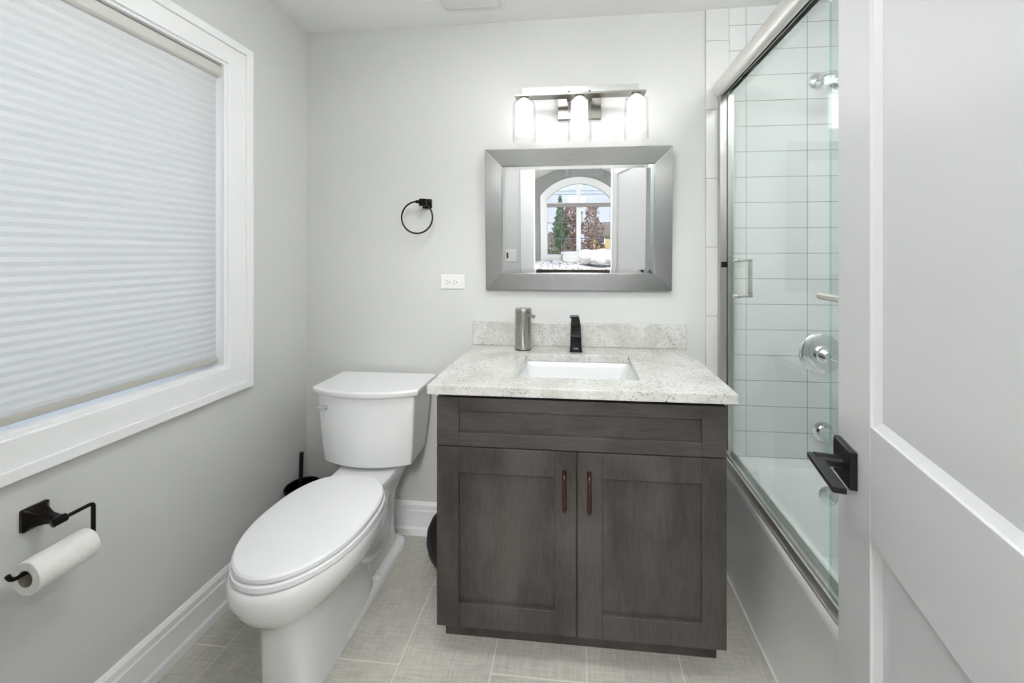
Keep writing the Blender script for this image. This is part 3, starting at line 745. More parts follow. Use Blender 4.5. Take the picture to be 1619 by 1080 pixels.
# ------------------------------------------------------------------ bathtub
TZ = 0.440
tubt = thing('bathtub', 'white alcove bathtub behind the sliding glass door', 'bathtub', (0.99, 0.98, 0))
b = B()
x0, x1, y0t, y1t = 0.613, XR - 0.001, 0.221, 1.7455
def RT(a0, a1, b0, b1, z, r): return [(x, y, z) for x, y in rrect(a0, a1, b0, b1, r, 8)]
loft(b, [RT(x0 + 0.006, x1, y0t, y1t, 0.0, 0.003), RT(x0 + 0.006, x1, y0t, y1t, TZ - 0.045, 0.003), RT(x0 + 0.001, x1, y0t, y1t, TZ - 0.038, 0.003), RT(x0, x1, y0t, y1t, TZ - 0.008, 0.004), RT(x0 + 0.004, x1, y0t, y1t, TZ, 0.004),
         RT(0.715, 1.315, 0.300, 1.668, TZ, 0.055), RT(0.722, 1.308, 0.308, 1.662, TZ - 0.008, 0.05), RT(0.745, 1.288, 0.36, 1.640, 0.25, 0.07), RT(0.765, 1.270, 0.42, 1.615, 0.12, 0.09), RT(0.82, 1.22, 0.50, 1.56, 0.095, 0.09)], False, True)
tubo = obj('tub_shell', b, TUBM, tubt, smooth=True)
b = lathe(B(), (1.016, 1.662, 0.342), (0, -1, 0.10), [(-0.01, 0.038), (0.004, 0.040), (0.012, 0.038), (0.017, 0.030), (0.018, 0.004)], 36)
obj('overflow_plate', b, CHROME, tubt, smooth=True, label='chrome overflow plate')
b = lathe(B(), (1.016, 1.660, 0.280), (0, -1, 0.10), [(-0.01, 0.006), (0.010, 0.006), (0.012, 0.002)], 12)
obj('overflow_screw', b, CHROME, tubt, smooth=True)

# valve, spout, shower head
YT = 1.7465
vv = thing('shower_valve', 'chrome round shower valve with lever on the tiled wall', 'shower valve', (1.055, YT, 0.89))
vx, vz = 1.042, 0.897
b = lathe(B(), (vx, YT, vz), (0, -1, 0), [(0, 0.086), (0.003, 0.087), (0.007, 0.082), (0.012, 0.060), (0.014, 0.036), (0.030, 0.034), (0.032, 0.028)], 48)
obj('escutcheon', b, CHROME, vv, smooth=True)
b = lathe(B(), (vx, YT - 0.030, vz), (0, -1, 0), [(0, 0.026), (0.030, 0.024), (0.034, 0.020)], 28)
tube(b, [(vx + 0.005, YT - 0.05, vz), (vx + 0.035, YT - 0.058, vz - 0.012), (vx + 0.075, YT - 0.066, vz - 0.03)], 0.01, 14, radii=[0.018, 0.014, 0.009])
obj('valve_lever', b, CHROME, vv, smooth=True)
ts = thing('tub_spout', 'chrome tub spout on the tiled wall over the bathtub', 'tub spout', (1.056, YT, 0.56))
b = lathe(B(), (1.050, YT, 0.563), (0, -1, 0), [(0, 0.042), (0.004, 0.042), (0.008, 0.030)], 32)
P = [(1.050, YT - 0.004, 0.563), (1.050, YT - 0.05, 0.563), (1.050, YT - 0.10, 0.559), (1.050, YT - 0.135, 0.548), (1.050, YT - 0.15, 0.534)]
tube(b, P, 0.026, 24, radii=[0.028, 0.028, 0.027, 0.024, 0.018])
obj('spout_body', b, CHROME, ts, smooth=True)
hd = thing('shower_fixture', 'chrome shower head and arm high on the tiled wall', 'shower head', (1.035, YT, 2.06))
b = lathe(B(), (1.026, YT, 2.068), (0, -1, 0), [(0, 0.032), (0.003, 0.032), (0.010, 0.020), (0.012, 0.010)], 32)
obj('flange', b, CHROME, hd, smooth=True)
b = tube(B(), smooth_path([(1.026, YT, 2.068), (1.026, YT - 0.06, 2.072), (1.026, YT - 0.12, 2.05), (1.026, YT - 0.15, 2.02)], 5), 0.0095, 16)
obj('shower_arm', b, CHROME, hd, smooth=True)
dn = Vector((0, -0.42, -0.9)).normalized()
b = lathe(B(), (1.026, YT - 0.15, 2.02), dn, [(-0.005, 0.014), (0.012, 0.016), (0.022, 0.03), (0.034, 0.052), (0.042, 0.054), (0.044, 0.050), (0.0441, 0.002)], 40)
hb_ = obj('spray_head', b, CHROME, hd, smooth=True)
b = B(); u, w = frame_of(dn); c0 = Vector((1.026, YT - 0.15, 2.02)) + dn * 0.044
for rr_, k in ((0.014, 6), (0.028, 12), (0.041, 18)):
    for i in range(k):
        a = 2 * PI * i / k; p_ = c0 + u * rr_ * math.cos(a) + w * rr_ * math.sin(a)
        lathe(b, p_, dn, [(0, 0.0022), (0.002, 0.0018)], 8)
obj('nozzles', b, RUBBER, hb_)

# ------------------------------------------------------------------ sliding shower door
sd = thing('sliding_shower_door', 'frameless-look sliding glass shower door on brushed nickel tracks', 'shower door', (0.635, 0.98, TZ))
ya, yb_ = 0.2215, 1.7445
prof = []
for i in range(11):                                   # half-round outer face towards the room
    a = -PI / 2 + PI * i / 10
    prof.append((0.622 - 0.024 * math.cos(a), 2.049 + 0.036 * math.sin(a)))
prof = prof + [(0.678, 2.085), (0.678, 2.030), (0.672, 2.030), (0.672, 2.076), (0.628, 2.076), (0.628, 2.013)]
b = prism(B(), prof, 1, ya, yb_)
obj('header_rail', b, TRACKM, sd, smooth=True)
b = B(); box(b, 0.650, 0.653, ya, yb_, 2.028, 2.076)
obj('inner_runner', b, JAMBM, sd)
b = B(); box(b, 0.616, 0.680, ya + 0.001, yb_, TZ + 0.0005, TZ + 0.006); box(b, 0.620, 0.626, ya + 0.001, yb_, TZ + 0.006, TZ + 0.036); box(b, 0.643, 0.647, ya + 0.001, yb_, TZ + 0.006, TZ + 0.026); box(b, 0.672, 0.678, ya + 0.001, yb_, TZ + 0.006, TZ + 0.030)
obj('bottom_track', b, TRACKM, sd, bevel=0.001)
for yy in (1.714, ya + 0.001):
    b = B(); box(b, 0.616, 0.6435, yy, yy + 0.030, TZ + 0.037, 2.012); box(b, 0.6435, 0.648, yy + 0.012, yy + 0.030, TZ + 0.037, 2.028); box(b, 0.648, 0.674, yy, yy + 0.030, TZ + 0.037, 2.012)
    obj('wall_jamb', b, JAMBM, sd, bevel=0.001)
def pane_obj(x, ys, ye, z0=TZ + 0.03, z1=2.045):
    p_ = obj('glass_panel', box(B(), x - 0.003, x + 0.003, ys, ye, z0, z1), [GLASS, GEDGE], sd)
    for f in p_.data.polygons:
        if abs(f.normal.x) < 0.5: f.material_index = 1
    return p_
pin = pane_obj(0.6595, 0.90, 1.706)
pout = pane_obj(0.6345, 0.245, 1.022)
# square D pull on the inner panel
b = B(); yh = 1.640; gx = 0.6625
for z in (1.2985, 1.1525):
    lathe(b, (gx - 0.020, yh, z), (1, 0, 0), [(0, 0.0085), (0.014, 0.0085), (0.014, 0.0085)], 18)
    lathe(b, (gx, yh, z), (1, 0, 0), [(0, 0.009), (0.010, 0.009)], 18)
    box(b, gx + 0.008, gx + 0.052, yh - 0.007, yh + 0.007, z - 0.006, z + 0.006)
box(b, gx + 0.040, gx + 0.052, yh - 0.007, yh + 0.007, 1.1465, 1.3045)
obj('pull_handle', b, NICKEL, pin, bevel=0.001)
obj('door_bumper', box(B(), 0.6185, 0.6415, 1.698, 1.7135, 1.268, 1.292), BLACK, sd, bevel=0.001)
b = B()
tube(b, [(0.580, 0.978, 1.225), (0.580, 0.974, 1.225), (0.580, 0.30, 1.225), (0.580, 0.296, 1.225)], 0.008, 18, radii=[0.004, 0.0085, 0.0085, 0.004])
for yy in (0.925, 0.35):
    cyl(b, (0.580, yy, 1.225), (0.631, yy, 1.225), 0.006, 14); cyl(b, (0.625, yy, 1.225), (0.6312, yy, 1.225), 0.012, 18)
obj('towel_bar', b, NICKEL, pout, smooth=True)
for p_, ys in ((pin, (0.99, 1.60)), (pout, (0.33, 0.94))):
    x = 0.6595 if p_ is pin else 0.6345
    for yy in ys:
        b = lathe(B(), (x + 0.004, yy, 2.040), (1, 0, 0), [(0, 0.012), (0.007, 0.012)], 20); cyl(b, (x - 0.006, yy, 2.040), (x + 0.0035, yy, 2.040), 0.004, 12)
        obj('roller', b, BLACK, p_, smooth=True)
# caulk bead along the tub on the floor
struct('trim_4', box(B(), 0.611, 0.6185, 0.222, 1.745, 0.0, 0.005), CAULK, 'pale caulk bead where the tub meets the floor')

# ------------------------------------------------------------------ entry door (open into the room)
FX, FY = 0.476, 0.746                      # free edge, room-side face
ddir = Vector((0.219, 0.976, 0)).normalized(); DW = 0.735
hinge = Vector((FX, FY, 0)) - ddir * DW
ang = math.atan2(ddir.y, ddir.x)
door = thing('door_1', 'open white two-panel interior door at the right', None, (hinge.x, hinge.y, 0.0), kind='structure')
door.rotation_euler = (0, 0, ang)
# local frame: +x from hinge to free edge, +y = towards room-left face, thickness to -y
def dbox(bm, s0, s1, y0, y1, z0, z1): return box(bm, s0, s1, y0, y1, z0, z1)
DT = 0.035; ST = 0.1145; ZB = 0.012; ZTOP = 2.03
b = B()
dbox(b, 0, ST, -DT, 0, ZB, ZTOP); dbox(b, DW - ST, DW, -DT, 0, ZB, ZTOP)
for z0, z1 in ((ZB, 0.24), (0.881, 1.058), (ZTOP - 0.12, ZTOP)): dbox(b, ST, DW - ST, -DT, 0, z0, z1)
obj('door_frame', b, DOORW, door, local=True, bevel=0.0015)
for z0, z1 in ((0.24, 0.881), (1.058, ZTOP - 0.12)):
    b = B()
    def R4(y, e): return [(ST + e, y, z0 + e), (DW - ST - e, y, z0 + e), (DW - ST - e, y, z1 - e), (ST + e, y, z1 - e)]
    loft(b, [R4(-DT + 0.001, -0.001), R4(-DT + 0.010, 0.010), R4(-0.016, 0.012), R4(-0.011, 0.004), R4(-0.0105, -0.001)][::1], True, False)
    # raised-edge recess: sloped lip then flat panel
    b.free(); b = B()
    dbox(b, ST - 0.001, DW - ST + 0.001, -DT + 0.011, -0.011, z0 - 0.001, z1 + 0.001)
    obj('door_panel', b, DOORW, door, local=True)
    b = B()
    def lip(a0, a1, c0, c1):  # wedge along the recess edge
        pass
    q = [(ST - 0.0005, z0 - 0.0005), (DW - ST + 0.0005, z0 - 0.0005), (DW - ST + 0.0005, z1 + 0.0005), (ST - 0.0005, z1 + 0.0005)]
    qi = [(ST + 0.011, z0 + 0.011), (DW - ST - 0.011, z0 + 0.011), (DW - ST - 0.011, z1 - 0.011), (ST + 0.011, z1 - 0.011)]
    loft(b, [[(x, -0.0118, z) for x, z in q], [(x, -0.004, z) for x, z in q], [(x, -0.0108, z) for x, z in qi], [(x, -0.0118, z) for x, z in qi]], False, False)
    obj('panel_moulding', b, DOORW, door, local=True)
hz_, hs = 0.965, DW - 0.043
h = bpy.data.objects.new('door_handle', None)
b = B(); dbox(b, hs - 0.033, hs + 0.033, 0.0003, 0.0115, hz_ - 0.031, hz_ + 0.032)
rose = obj('door_handle', b, BLACK, door, local=True, bevel=0.0015, label='square matte black lever handle')
b = B(); cyl(b, (hs, 0.010, hz_), (hs, 0.050, hz_), 0.0105, 24)
rot_ = obj('handle_neck', b, BLACK, rose, local=True, smooth=True)
b = B(); dbox(b, hs - 0.100, hs + 0.010, 0.040, 0.059, hz_ - 0.004, hz_ + 0.006)
obj('lever', b, BLKGLOSS, rose, local=True, bevel=0.0015)
# other side of the handle set
b = B(); dbox(b, hs - 0.032, hs + 0.032, -DT - 0.0105, -DT - 0.0003, hz_ - 0.032, hz_ + 0.032); cyl(b, (hs, -DT - 0.01, hz_), (hs, -DT - 0.035, hz_), 0.0095, 20); dbox(b, hs - 0.112, hs + 0.0115, -DT - 0.044, -DT - 0.030, hz_ - 0.005, hz_ + 0.005)
obj('outer_handle', b, BLACK, door, local=True, bevel=0.001)
bpy.data.objects.remove(h)
for z in (0.22, 1.02, 1.82):
    obj('hinge', cyl(B(), (-0.004, -0.004, z - 0.045), (-0.004, -0.004, z + 0.045), 0.006, 12), BRONZE, door, local=True, smooth=True)

# ------------------------------------------------------------------ ceiling vent
cv = thing('ceiling_vent', 'square white exhaust fan grille on the ceiling', 'ceiling vent', (-0.447, 1.515, ZC))
b = B()
def SQ(z, e, cx=-0.447, cy=1.512, h=0.148): return [(x, y, z) for x, y in rrect(cx - h + e, cx + h - e, cy - h + e, cy + h - e, 0.012, 4)]
loft(b, [SQ(ZC - 0.0004, 0), SQ(ZC - 0.005, 0), SQ(ZC - 0.009, 0.006), SQ(ZC - 0.009, 0.020), SQ(ZC - 0.004, 0.023), SQ(ZC - 0.004, 0.030), SQ(ZC - 0.014, 0.034), SQ(ZC - 0.016, 0.060), SQ(ZC - 0.016, 0.10)])
obj('grille_frame', b, PLATE, cv, smooth=True)
b = loft(B(), [SQ(ZC - 0.0165, 0.075), SQ(ZC - 0.022, 0.077), SQ(ZC - 0.024, 0.085)])
obj('centre_panel', b, PLATE, cv, smooth=True)

# added fill lights shaped as ceiling lights, out of view: mid-room, over tub
FILL_LENS2 = emis('tub_fill_lens', (1.0, 1.0, 1.0), 13.0)
FILL_LENS = emis('ceiling_fill_lens', (1.0, 1.0, 1.0), CEIL_FILL)
for lx, ly, lr, lb in ((-0.22, 0.72, 0.18, 'added unseen fill light shaped as a round white ceiling light, mid-room'), (0.87, 0.62, 0.14, 'added unseen fill light shaped as a round white ceiling light over the bathtub')):
    cl = thing('fill_ceiling_light', lb, 'added fill light', (lx, ly, ZC))
    obj('canopy', lathe(B(), (lx, ly, ZC - 0.0005), (0, 0, -1), [(0, 0.065), (0.016, 0.063), (0.022, 0.02), (0.07, 0.012)], 32), PLATE, cl, smooth=True)
    obj('lens', lathe(B(), (lx, ly, ZC - 0.070), (0, 0, -1), [(0, 0.02), (0.001, lr * 0.9), (0.008, lr), (0.050, lr - 0.004), (0.070, lr * 0.85), (0.082, lr * 0.4), (0.084, 0.002)], 48), FILL_LENS if lx < 0 else FILL_LENS2, cl, smooth=True)
cl = thing('fill_pendant', 'added unseen fill light shaped as a white drum pendant outside the doorway', 'pendant light', (0.0, -1.05, 2.66))  # added fill: unseen glowing drum, brightens low front surfaces through the doorway
obj('canopy', lathe(B(), (0.0, -1.05, 2.659), (0, 0, -1), [(0, 0.06), (0.02, 0.058), (0.03, 0.02), (0.30, 0.006), (0.31, 0.006)], 24), PLATE, cl, smooth=True)
obj('drum_fill', lathe(B(), (0.0, -1.05, 2.36), (0, 0, -1), [(0, 0.02), (0.002, 0.24), (0.13, 0.24), (0.14, 0.22), (0.145, 0.002)], 48), emis('drum_fill_glow', (1.0, 1.0, 1.0), 29.0), cl, smooth=True)

# light switch on the front wall, seen in the mirror
sw = thing('light_switch', 'white double light switch beside the doorway, seen in the mirror', 'light switch', (-0.60, YF, 1.205))
obj('switch_plate', box(B(), -0.655, -0.545, YF + 0.0003, YF + 0.006, 1.15, 1.262), PLATE, sw, bevel=0.002)
obj('rocker', box(B(), -0.594, -0.562, YF + 0.006, YF + 0.010, 1.173, 1.239), PLATE, sw, bevel=0.001)
obj('timer_switch', box(B(), -0.637, -0.620, YF + 0.006, YF + 0.009, 1.180, 1.232), SLOT, sw, bevel=0.001)

# ------------------------------------------------------------------ bedroom beyond the doorway (seen in the mirror)
BX0, BX1, BY0, BY1 = -2.6, 2.6, -4.2, -0.14
ZF, ZS = 2.66, 1.95
struct('floor_bedroom', box(B(), BX0, BX1, BY0, BY1, -0.05, 0.0), CARPET, 'bedroom floor')
WC = 0.035; 
def arch(half, zs, zp, n=24):
    """inner outline from left spring over the crown to the right spring"""
    rise = zp - zs; R = (half * half + rise * rise) / (2 * rise); a0 = math.asin(min(1, half / R)); out = []
    for i in range(n + 1):
        a = -a0 + 2 * a0 * i / n
        out.append((WC + R * math.sin(a), zp - R + R * math.cos(a)))
    return out
IH, IZ0, ISP, IPK = 0.665, 0.905, 2.06, 2.385
gable = [(BX0, 0), (BX1, 0), (BX1, 1.66), (0.42 + 0.0, ZF), (-0.35, ZF), (BX0, 1.66)]
# far wall as strips around the arched opening
b = B(); ar = arch(IH, ISP, IPK)
def slab(bm, poly, y0, y1): prism(bm, poly, 1, y0, y1)
def ztop(x):
    if x < -0.35: return ZF + (x + 0.35) * (ZF - 1.66) / (-0.35 - BX0)
    if x > 0.42: return ZF - (x - 0.42) * (ZF - 1.66) / (BX1 - 0.42)
    return ZF
WT = 0.14
slab(b, [(BX0, 0), (WC - IH, 0), (WC - IH, ztop(WC - IH)), (BX0, ztop(BX0))], BY0 - WT, BY0)
slab(b, [(WC + IH, 0), (BX1, 0), (BX1, ztop(BX1)), (WC + IH, ztop(WC + IH))], BY0 - WT, BY0)
slab(b, [(WC - IH, 0), (WC + IH, 0), (WC + IH, IZ0), (WC - IH, IZ0)], BY0 - WT, BY0)
for (xa, za), (xb, zb_) in zip(ar[:-1], ar[1:]):
    slab(b, [(xa, za), (xb, zb_), (xb, ztop(xb)), (xa, ztop(xa))], BY0 - WT, BY0)
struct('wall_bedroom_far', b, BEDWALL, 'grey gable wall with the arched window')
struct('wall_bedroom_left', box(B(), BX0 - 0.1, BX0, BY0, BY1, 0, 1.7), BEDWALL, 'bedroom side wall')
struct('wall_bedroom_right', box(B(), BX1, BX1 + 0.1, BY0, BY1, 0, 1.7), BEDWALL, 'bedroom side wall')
b = B(); slab(b, [(BX0, 0), (XL - 0.12, 0), (XL - 0.12, ztop(XL - .12)), (BX0, ztop(BX0))], BY1 - 0.0, BY1 + 0.1); slab(b, [(XR + 0.12, 0), (BX1, 0), (BX1, ztop(BX1)), (XR + 0.12, ztop(XR + .12))], BY1, BY1 + 0.1)
slab(b, [(XL - 0.12, ZC + 0.08), (XR + 0.12, ZC + 0.08), (0.42, ZF + 0.02), (-0.35, ZF + 0.02)], BY1, BY1 + 0.1)
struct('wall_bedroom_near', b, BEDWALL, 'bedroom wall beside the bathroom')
b = B()
for (xa, za), (xb, zb_) in zip([(BX0, 1.66), (-0.35, ZF), (0.42, ZF)], [(-0.35, ZF), (0.42, ZF), (BX1, 1.66)]):
    slab(b, [(xa, za), (xb, zb_), (xb, zb_ + 0.08), (xa, za + 0.08)], BY0 - WT, BY1 + 0.1)
struct('ceiling_bedroom', b, CEIL, 'white vaulted bedroom ceiling')

w2 = thing('window_2', 'large arched white bedroom window seen in the mirror', None, (WC, BY0, IZ0), kind='structure')
def arch_frame(bm, h0, zb0, sp0, pk0, h1, zb1, sp1, pk1, y0, y1):
    O = [(WC - h0, zb0)] + arch(h0, sp0, pk0) + [(WC + h0, zb0)]; I = [(WC - h1, zb1)] + arch(h1, sp1, pk1) + [(WC + h1, zb1)]
    loft(bm, [[(x, y0, z) for x, z in O], [(x, y1, z) for x, z in O], [(x, y1, z) for x, z in I], [(x, y0, z) for x, z in I], [(x, y0, z) for x, z in O]], False, False)
    bmesh.ops.remove_doubles(bm, verts=bm.verts, dist=1e-5); return bm
obj('casing', arch_frame(B(), IH + 0.095, IZ0 - 0.09, ISP + 0.06, IPK + 0.095, IH - 0.001, IZ0 + 0.001, ISP - 0.001, IPK - 0.001, BY0, BY0 + 0.02), TRIM, w2, bevel=0.003)
obj('jamb', arch_frame(B(), IH + 0.001, IZ0 - 0.001, ISP + 0.001, IPK + 0.001, IH - 0.035, IZ0 + 0.035, ISP - 0.02, IPK - 0.035, BY0 - 0.13, BY0 + 0.004), TRIM, w2)
ZTR = 1.92
b = B(); box(b, WC - IH + 0.02, WC + IH - 0.02, BY0 - 0.10, BY0 - 0.04, ZTR - 0.02, ZTR + 0.06); box(b, WC - 0.045, WC + 0.045, BY0 - 0.10, BY0 - 0.045, IZ0 + 0.02, ZTR - 0.02); box(b, WC - 0.035, WC + 0.035, BY0 - 0.10, BY0 - 0.045, ZTR + 0.06, IPK - 0.02)
obj('mullion', b, TRIM, w2, bevel=0.002)
b = B()
for s in (-1, 1):
    xm = WC + s * (0.045 + IH - 0.035) / 2
    box(b, xm - 0.008, xm + 0.008, BY0 - 0.085, BY0 - 0.070, IZ0 + 0.03, ZTR - 0.02)
    for k in (1, 2):
        z = IZ0 + 0.035 + (ZTR - 0.02 - IZ0 - 0.035) * k / 3
        box(b, min(WC + s * 0.045, WC + s * (IH - 0.035)), max(WC + s * 0.045, WC + s * (IH - 0.035)), BY0 - 0.085, BY0 - 0.070, z - 0.008, z + 0.008)
obj('muntins', b, MUNTIN, w2)
b = B(); prism(b, [(WC - IH + 0.03, IZ0 + 0.03), (WC + IH - 0.03, IZ0 + 0.03)] + list(reversed(arch(IH - 0.03, ISP - 0.018, IPK - 0.03))), 1, BY0 - 0.080, BY0 - 0.076)
obj('pane', b, PANE, w2)
vb = obj('window_valance', box(B(), WC - IH + 0.036, WC + IH - 0.036, BY0 - 0.038, BY0 + 0.004, ZTR - 0.03, ZTR + 0.045), VALANCE, bevel=0.006)
tag(vb, 'grey rolled-up shade across the arched bedroom window', 'window shade')

# bed, fluffy pillow, dresser, chandelier
bed = thing('bed', 'made bed with a patterned white duvet, seen in the mirror', 'bed', (-0.4, -2.9, 0))
b = box(B(), -1.35, 0.85, -3.55, -2.05, 0.12, 0.42)
obj('bed_base', b, LINEN, bed, bevel=0.02)
b = box(B(), -1.33, 0.83, -3.53, -2.07, 0.42, 0.77)
obj('mattress', b, LINEN, bed, bevel=0.05, segs=4)
b = B(); N1, N2 = 40, 28; vg = []
for i in range(N1 + 1):
    row = []
    for j in range(N2 + 1):
        x = -1.38 + 2.26 * i / N1; y = -3.58 + 1.56 * j / N2
        e = min(i, N1 - i, 3) / 3 * min(j, N2 - j, 3) / 3
        z = 0.775 + 0.10 * e ** 0.6 + 0.018 * math.sin(x * 9 + 2 * y) * e + 0.014 * math.sin(y * 13 - x * 3) * e - (0.20 if e == 0 else 0)
        row.append(b.verts.new((x, y, z)))
    vg.append(row)
for i in range(N1):
    for j in range(N2): b.faces.new((vg[i][j], vg[i + 1][j], vg[i + 1][j + 1], vg[i][j + 1]))
obj('duvet', b, DUVET, bed, smooth=True, subsurf=1)
for lg in ((-1.25, -3.45), (0.75, -3.45), (-1.25, -2.15), (0.75, -2.15)):
    obj('leg', cyl(B(), (lg[0], lg[1], 0), (lg[0], lg[1], 0.13), 0.03, 14), BARK, bed, smooth=True)
b = B()
for k in range(16):
    cx = 0.12 + 0.62 * random.random(); cy = -2.62 + 0.25 * random.random(); cz = 0.985 + 0.08 * random.random()
    bmesh.ops.create_uvsphere(b, u_segments=16, v_segments=10, radius=0.10 + 0.03 * random.random(), matrix=Matrix.Translation((cx, cy, cz)) @ Matrix.Diagonal((1.1, 0.9, 0.8, 1)))
fp = obj('fluffy_pillow', b, FLEECE, smooth=True); tag(fp, 'puffy white throw pillow heaped on the bed, seen in the mirror', 'pillow')
dr_ = thing('dresser', 'white dresser under the arched window, seen in the mirror', 'dresser', (0.45, -3.93, 0))
obj('dresser_body', box(B(), -0.26, 1.20, -4.15, -3.72, 0.0, 0.985), TRIM, dr_, bevel=0.003)
obj('dresser_top', box(B(), -0.30, 1.24, -4.16, -3.70, 0.985, 1.015), TRIM, dr_, bevel=0.004)
for k, (xa, xb) in enumerate(((-0.20, 0.44), (0.50, 1.14))):
    for za, zb_ in ((0.70, 0.94), (0.41, 0.66), (0.12, 0.37)):
        d_ = obj('drawer', box(B(), xa, xb, -3.72, -3.702, za, zb_), TRIM, dr_, bevel=0.003)
        obj('knob', lathe(B(), ((xa + xb) / 2, -3.702, (za + zb_) / 2), (0, 1, 0), [(0, 0.008), (0.012, 0.008), (0.015, 0.018), (0.024, 0.016), (0.027, 0.004)], 16), BLACK, d_, smooth=True)
ch = thing('chandelier', 'small crystal chandelier hanging from the bedroom ceiling, seen in the mirror', 'chandelier', (0.1, -2.7, 2.66))
b = cyl(B(), (0.1, -2.7, 2.45), (0.1, -2.7, 2.655), 0.006, 10); lathe(b, (0.1, -2.7, 2.658), (0, 0, -1), [(0, 0.06), (0.012, 0.055), (0.02, 0.01)], 24)
P = [(0.1 + 0.30 * math.cos(2 * PI * i / 32), -2.7 + 0.30 * math.sin(2 * PI * i / 32), 2.45) for i in range(33)]
tube(b, P, 0.008, 8)
for k in range(6):
    a = 2 * PI * k / 6; tube(b, [(0.1, -2.7, 2.46), (0.1 + 0.30 * math.cos(a), -2.7 + 0.30 * math.sin(a), 2.45)], 0.005, 8)
obj('ring_frame', b, CHROME, ch, smooth=True)
b = B()
for k in range(36):
    a = 2 * PI * k / 36; x, y = 0.1 + 0.30 * math.cos(a), -2.7 + 0.30 * math.sin(a)
    for q_ in range(3):
        bmesh.ops.create_cone(b, cap_ends=True, segments=6, radius1=0.012, radius2=0.002, depth=0.035, matrix=Matrix.Translation((x, y, 2.42 - q_ * 0.04)))
o_ = obj('crystals', b, CRYSTAL, ch); o_['kind'] = 'stuff'
for k in range(6):
    a = 2 * PI * (k + .5) / 6
    obj('bulb', lathe(B(), (0.1 + 0.2 * math.cos(a), -2.7 + 0.2 * math.sin(a), 2.46), (0, 0, 1), [(0, 0.008), (0.02, 0.016), (0.04, 0.014), (0.06, 0.003)], 14), BULB, ch, smooth=True)

# ------------------------------------------------------------------ outdoors, seen through the bedroom window in the mirror
GZ = -2.8
g_ = struct('ground', box(B(), -60, 60, -80, BY0 - 0.6, GZ - 0.2, GZ), LAWN, 'lawn outside the bedroom window')
def tree(name, label, x, y, h, rad, m, conifer=False, n=2600, trunk=0.25, leaf=0.11, z0f=0.18):
    t = thing(name, label, 'tree', (x, y, GZ))
    b = B(); cyl(b, (x, y, GZ), (x, y, GZ + h * (0.95 if conifer else 0.6)), trunk, 10, trunk * 0.3)
    if not conifer:
        for k in range(14):
            a = random.random() * 2 * PI; z = GZ + h * (0.25 + 0.35 * random.random())
            cyl(b, (x, y, z), (x + rad * 0.8 * math.cos(a), y + rad * 0.8 * math.sin(a), z + h * 0.3), trunk * 0.25, 6, 0.015)
    obj('trunk', b, BARK, t, smooth=True)
    b = B()
    for k in range(n):
        if conifer:
            f = random.random() ** 0.7; z = GZ + h * (1 - f * (1 - z0f)); r_ = rad * f * (0.35 + 0.65 * random.random()) ; tier = (f * 14) % 1
            r_ *= 0.55 + 0.45 * tier
        else:
            u_ = random.random() * 2 - 1; z = GZ + h * (0.58 + 0.42 * u_); r_ = rad * math.sqrt(max(0, 1 - u_ * u_)) * (0.4 + 0.6 * random.random()) * (0.8 + 0.2 * math.sin(5 * z))
        a = random.random() * 2 * PI; c0 = Vector((x + r_ * math.cos(a), y + r_ * math.sin(a), z))
        d1 = Vector((random.gauss(0, 1), random.gauss(0, 1), random.gauss(0, 1))).normalized(); d2 = d1.orthogonal().normalized()
        s = leaf * (0.6 + 0.8 * random.random())
        vs_ = [b.verts.new(c0 + d1 * s), b.verts.new(c0 + d2 * s * 0.6), b.verts.new(c0 - d1 * s), b.verts.new(c0 - d2 * s * 0.6)]
        b.faces.new(vs_)
    obj('foliage', b, m, t)
    return t
tree('conifer_tree', 'green conifer outside the bedroom window, reflected in the mirror', -1.12, -22.5, 6.5, 1.55, LEAF_G, True, 3200, leaf=0.12)
tree('russet_tree', 'russet tree between the window mullions, reflected in the mirror', 0.86, -18.5, 5.75, 0.85, LEAF_R, False, 1500, 0.10, 0.075)
tree('russet_tree', 'russet tree beside the conifer, reflected in the mirror', -0.42, -27.5, 6.5, 1.2, LEAF_R, False, 2400, 0.12, 0.10)
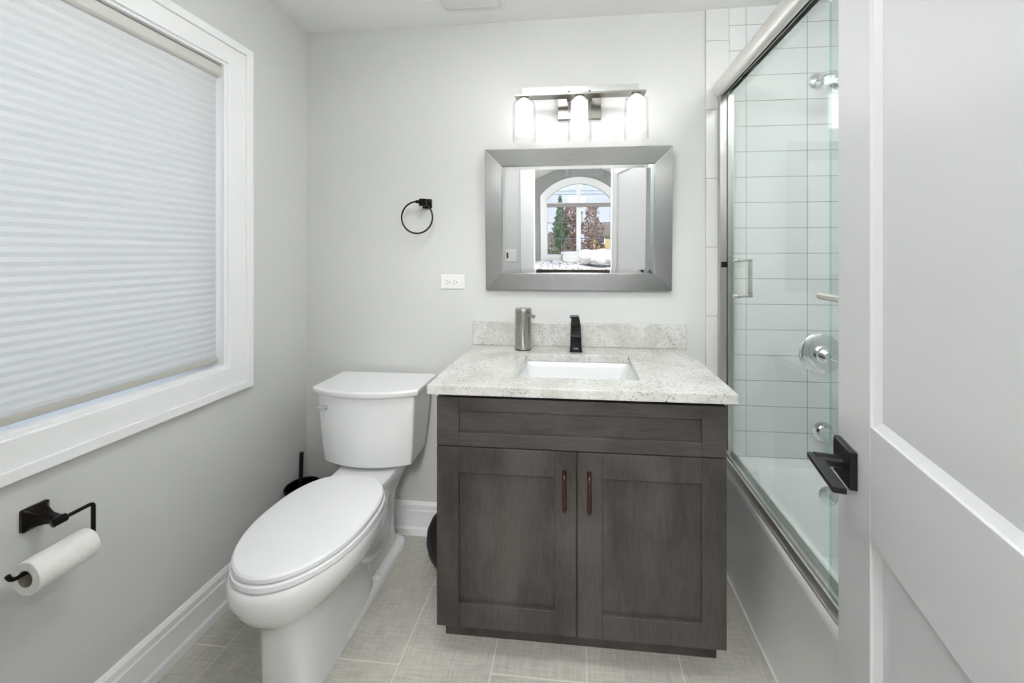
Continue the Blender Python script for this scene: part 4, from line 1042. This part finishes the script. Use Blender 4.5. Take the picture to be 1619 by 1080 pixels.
for x, y, h, r_, lb in ((-1.25, -15, 4.15, 0.55, 'bare brown shrub at the left edge of the arched window reflection'), (-0.42, -16.2, 4.0, 0.5, 'bare brown shrub left of the window mullion in the reflection'), (0.35, -14.6, 3.6, 0.3, 'bare brown shrub right of the window mullion in the reflection')):
    tree('brown_shrub', lb, x, y, h, r_, LEAF_B, False, 1100, 0.05, 0.05)
hs_ = thing('house', 'tan-sided house with brown roof, reflected in the mirror through the window', 'house', (3.9, -27, GZ))
hx0, hx1, hy0, hy1, hze = 1.02, 7.5, -30, -25.0, 1.02
obj('walls', box(B(), hx0, hx1, hy0, hy1, GZ, hze), SIDING, hs_)
b = B(); prism(b, [(hy1 + 0.2, hze - 0.05), (hy1 + 0.2, hze + 0.08), ((hy0 + hy1) / 2, hze + 0.95), (hy0 - 0.3, hze + 0.08), (hy0 - 0.3, hze - 0.05)], 0, hx0 - 0.1, hx1 + 0.25)
obj('roof', b, ROOFM, hs_)
for xw in (1.85, 4.2):
    wv = obj('house_window', box(B(), xw - 0.22, xw + 0.22, hy1, hy1 + 0.06, 0.42, 0.98), TRIM, hs_)
    obj('window_pane', box(B(), xw - 0.15, xw + 0.15, hy1 + 0.06, hy1 + 0.07, 0.47, 0.93), WINPANE, wv)
b = B(); rings = []
for i in range(25):
    a = 2 * PI * i / 24; e = Vector((math.cos(a), 0, math.sin(a)))
    rings.append([Vector((1.87, hy1 + 0.075, 0.24)) + e * (0.11 + 0.04 * math.cos(t * PI / 4)) + Vector((0, 0.04 * math.sin(t * PI / 4), 0)) for t in range(8)])
loft(b, rings, False, False)
wre = obj('wreath', b, WREATH); tag(wre, 'dark wreath with a red bow hung below the house window, in the reflection', 'wreath')
bw = B(); bmesh.ops.create_uvsphere(bw, u_segments=10, v_segments=8, radius=0.045, matrix=Matrix.Translation((1.87, hy1 + 0.12, 0.14)))
rot_bm(bw, Matrix.Translation(-wre.location)); obj('bow', bw, BOWRED, wre, local=True)
for z, lb in ((4.2, 'highest overhead wire crossing the sky in the reflection'), (3.75, 'middle overhead wire crossing the sky in the reflection'), (3.55, 'lowest overhead wire crossing the sky in the reflection')):
    o_ = obj('power_line', cyl(B(), (-20, -19, z), (20, -19, z - 0.1), 0.012, 6), WIRE); tag(o_, lb, 'power line', 'overhead wires')
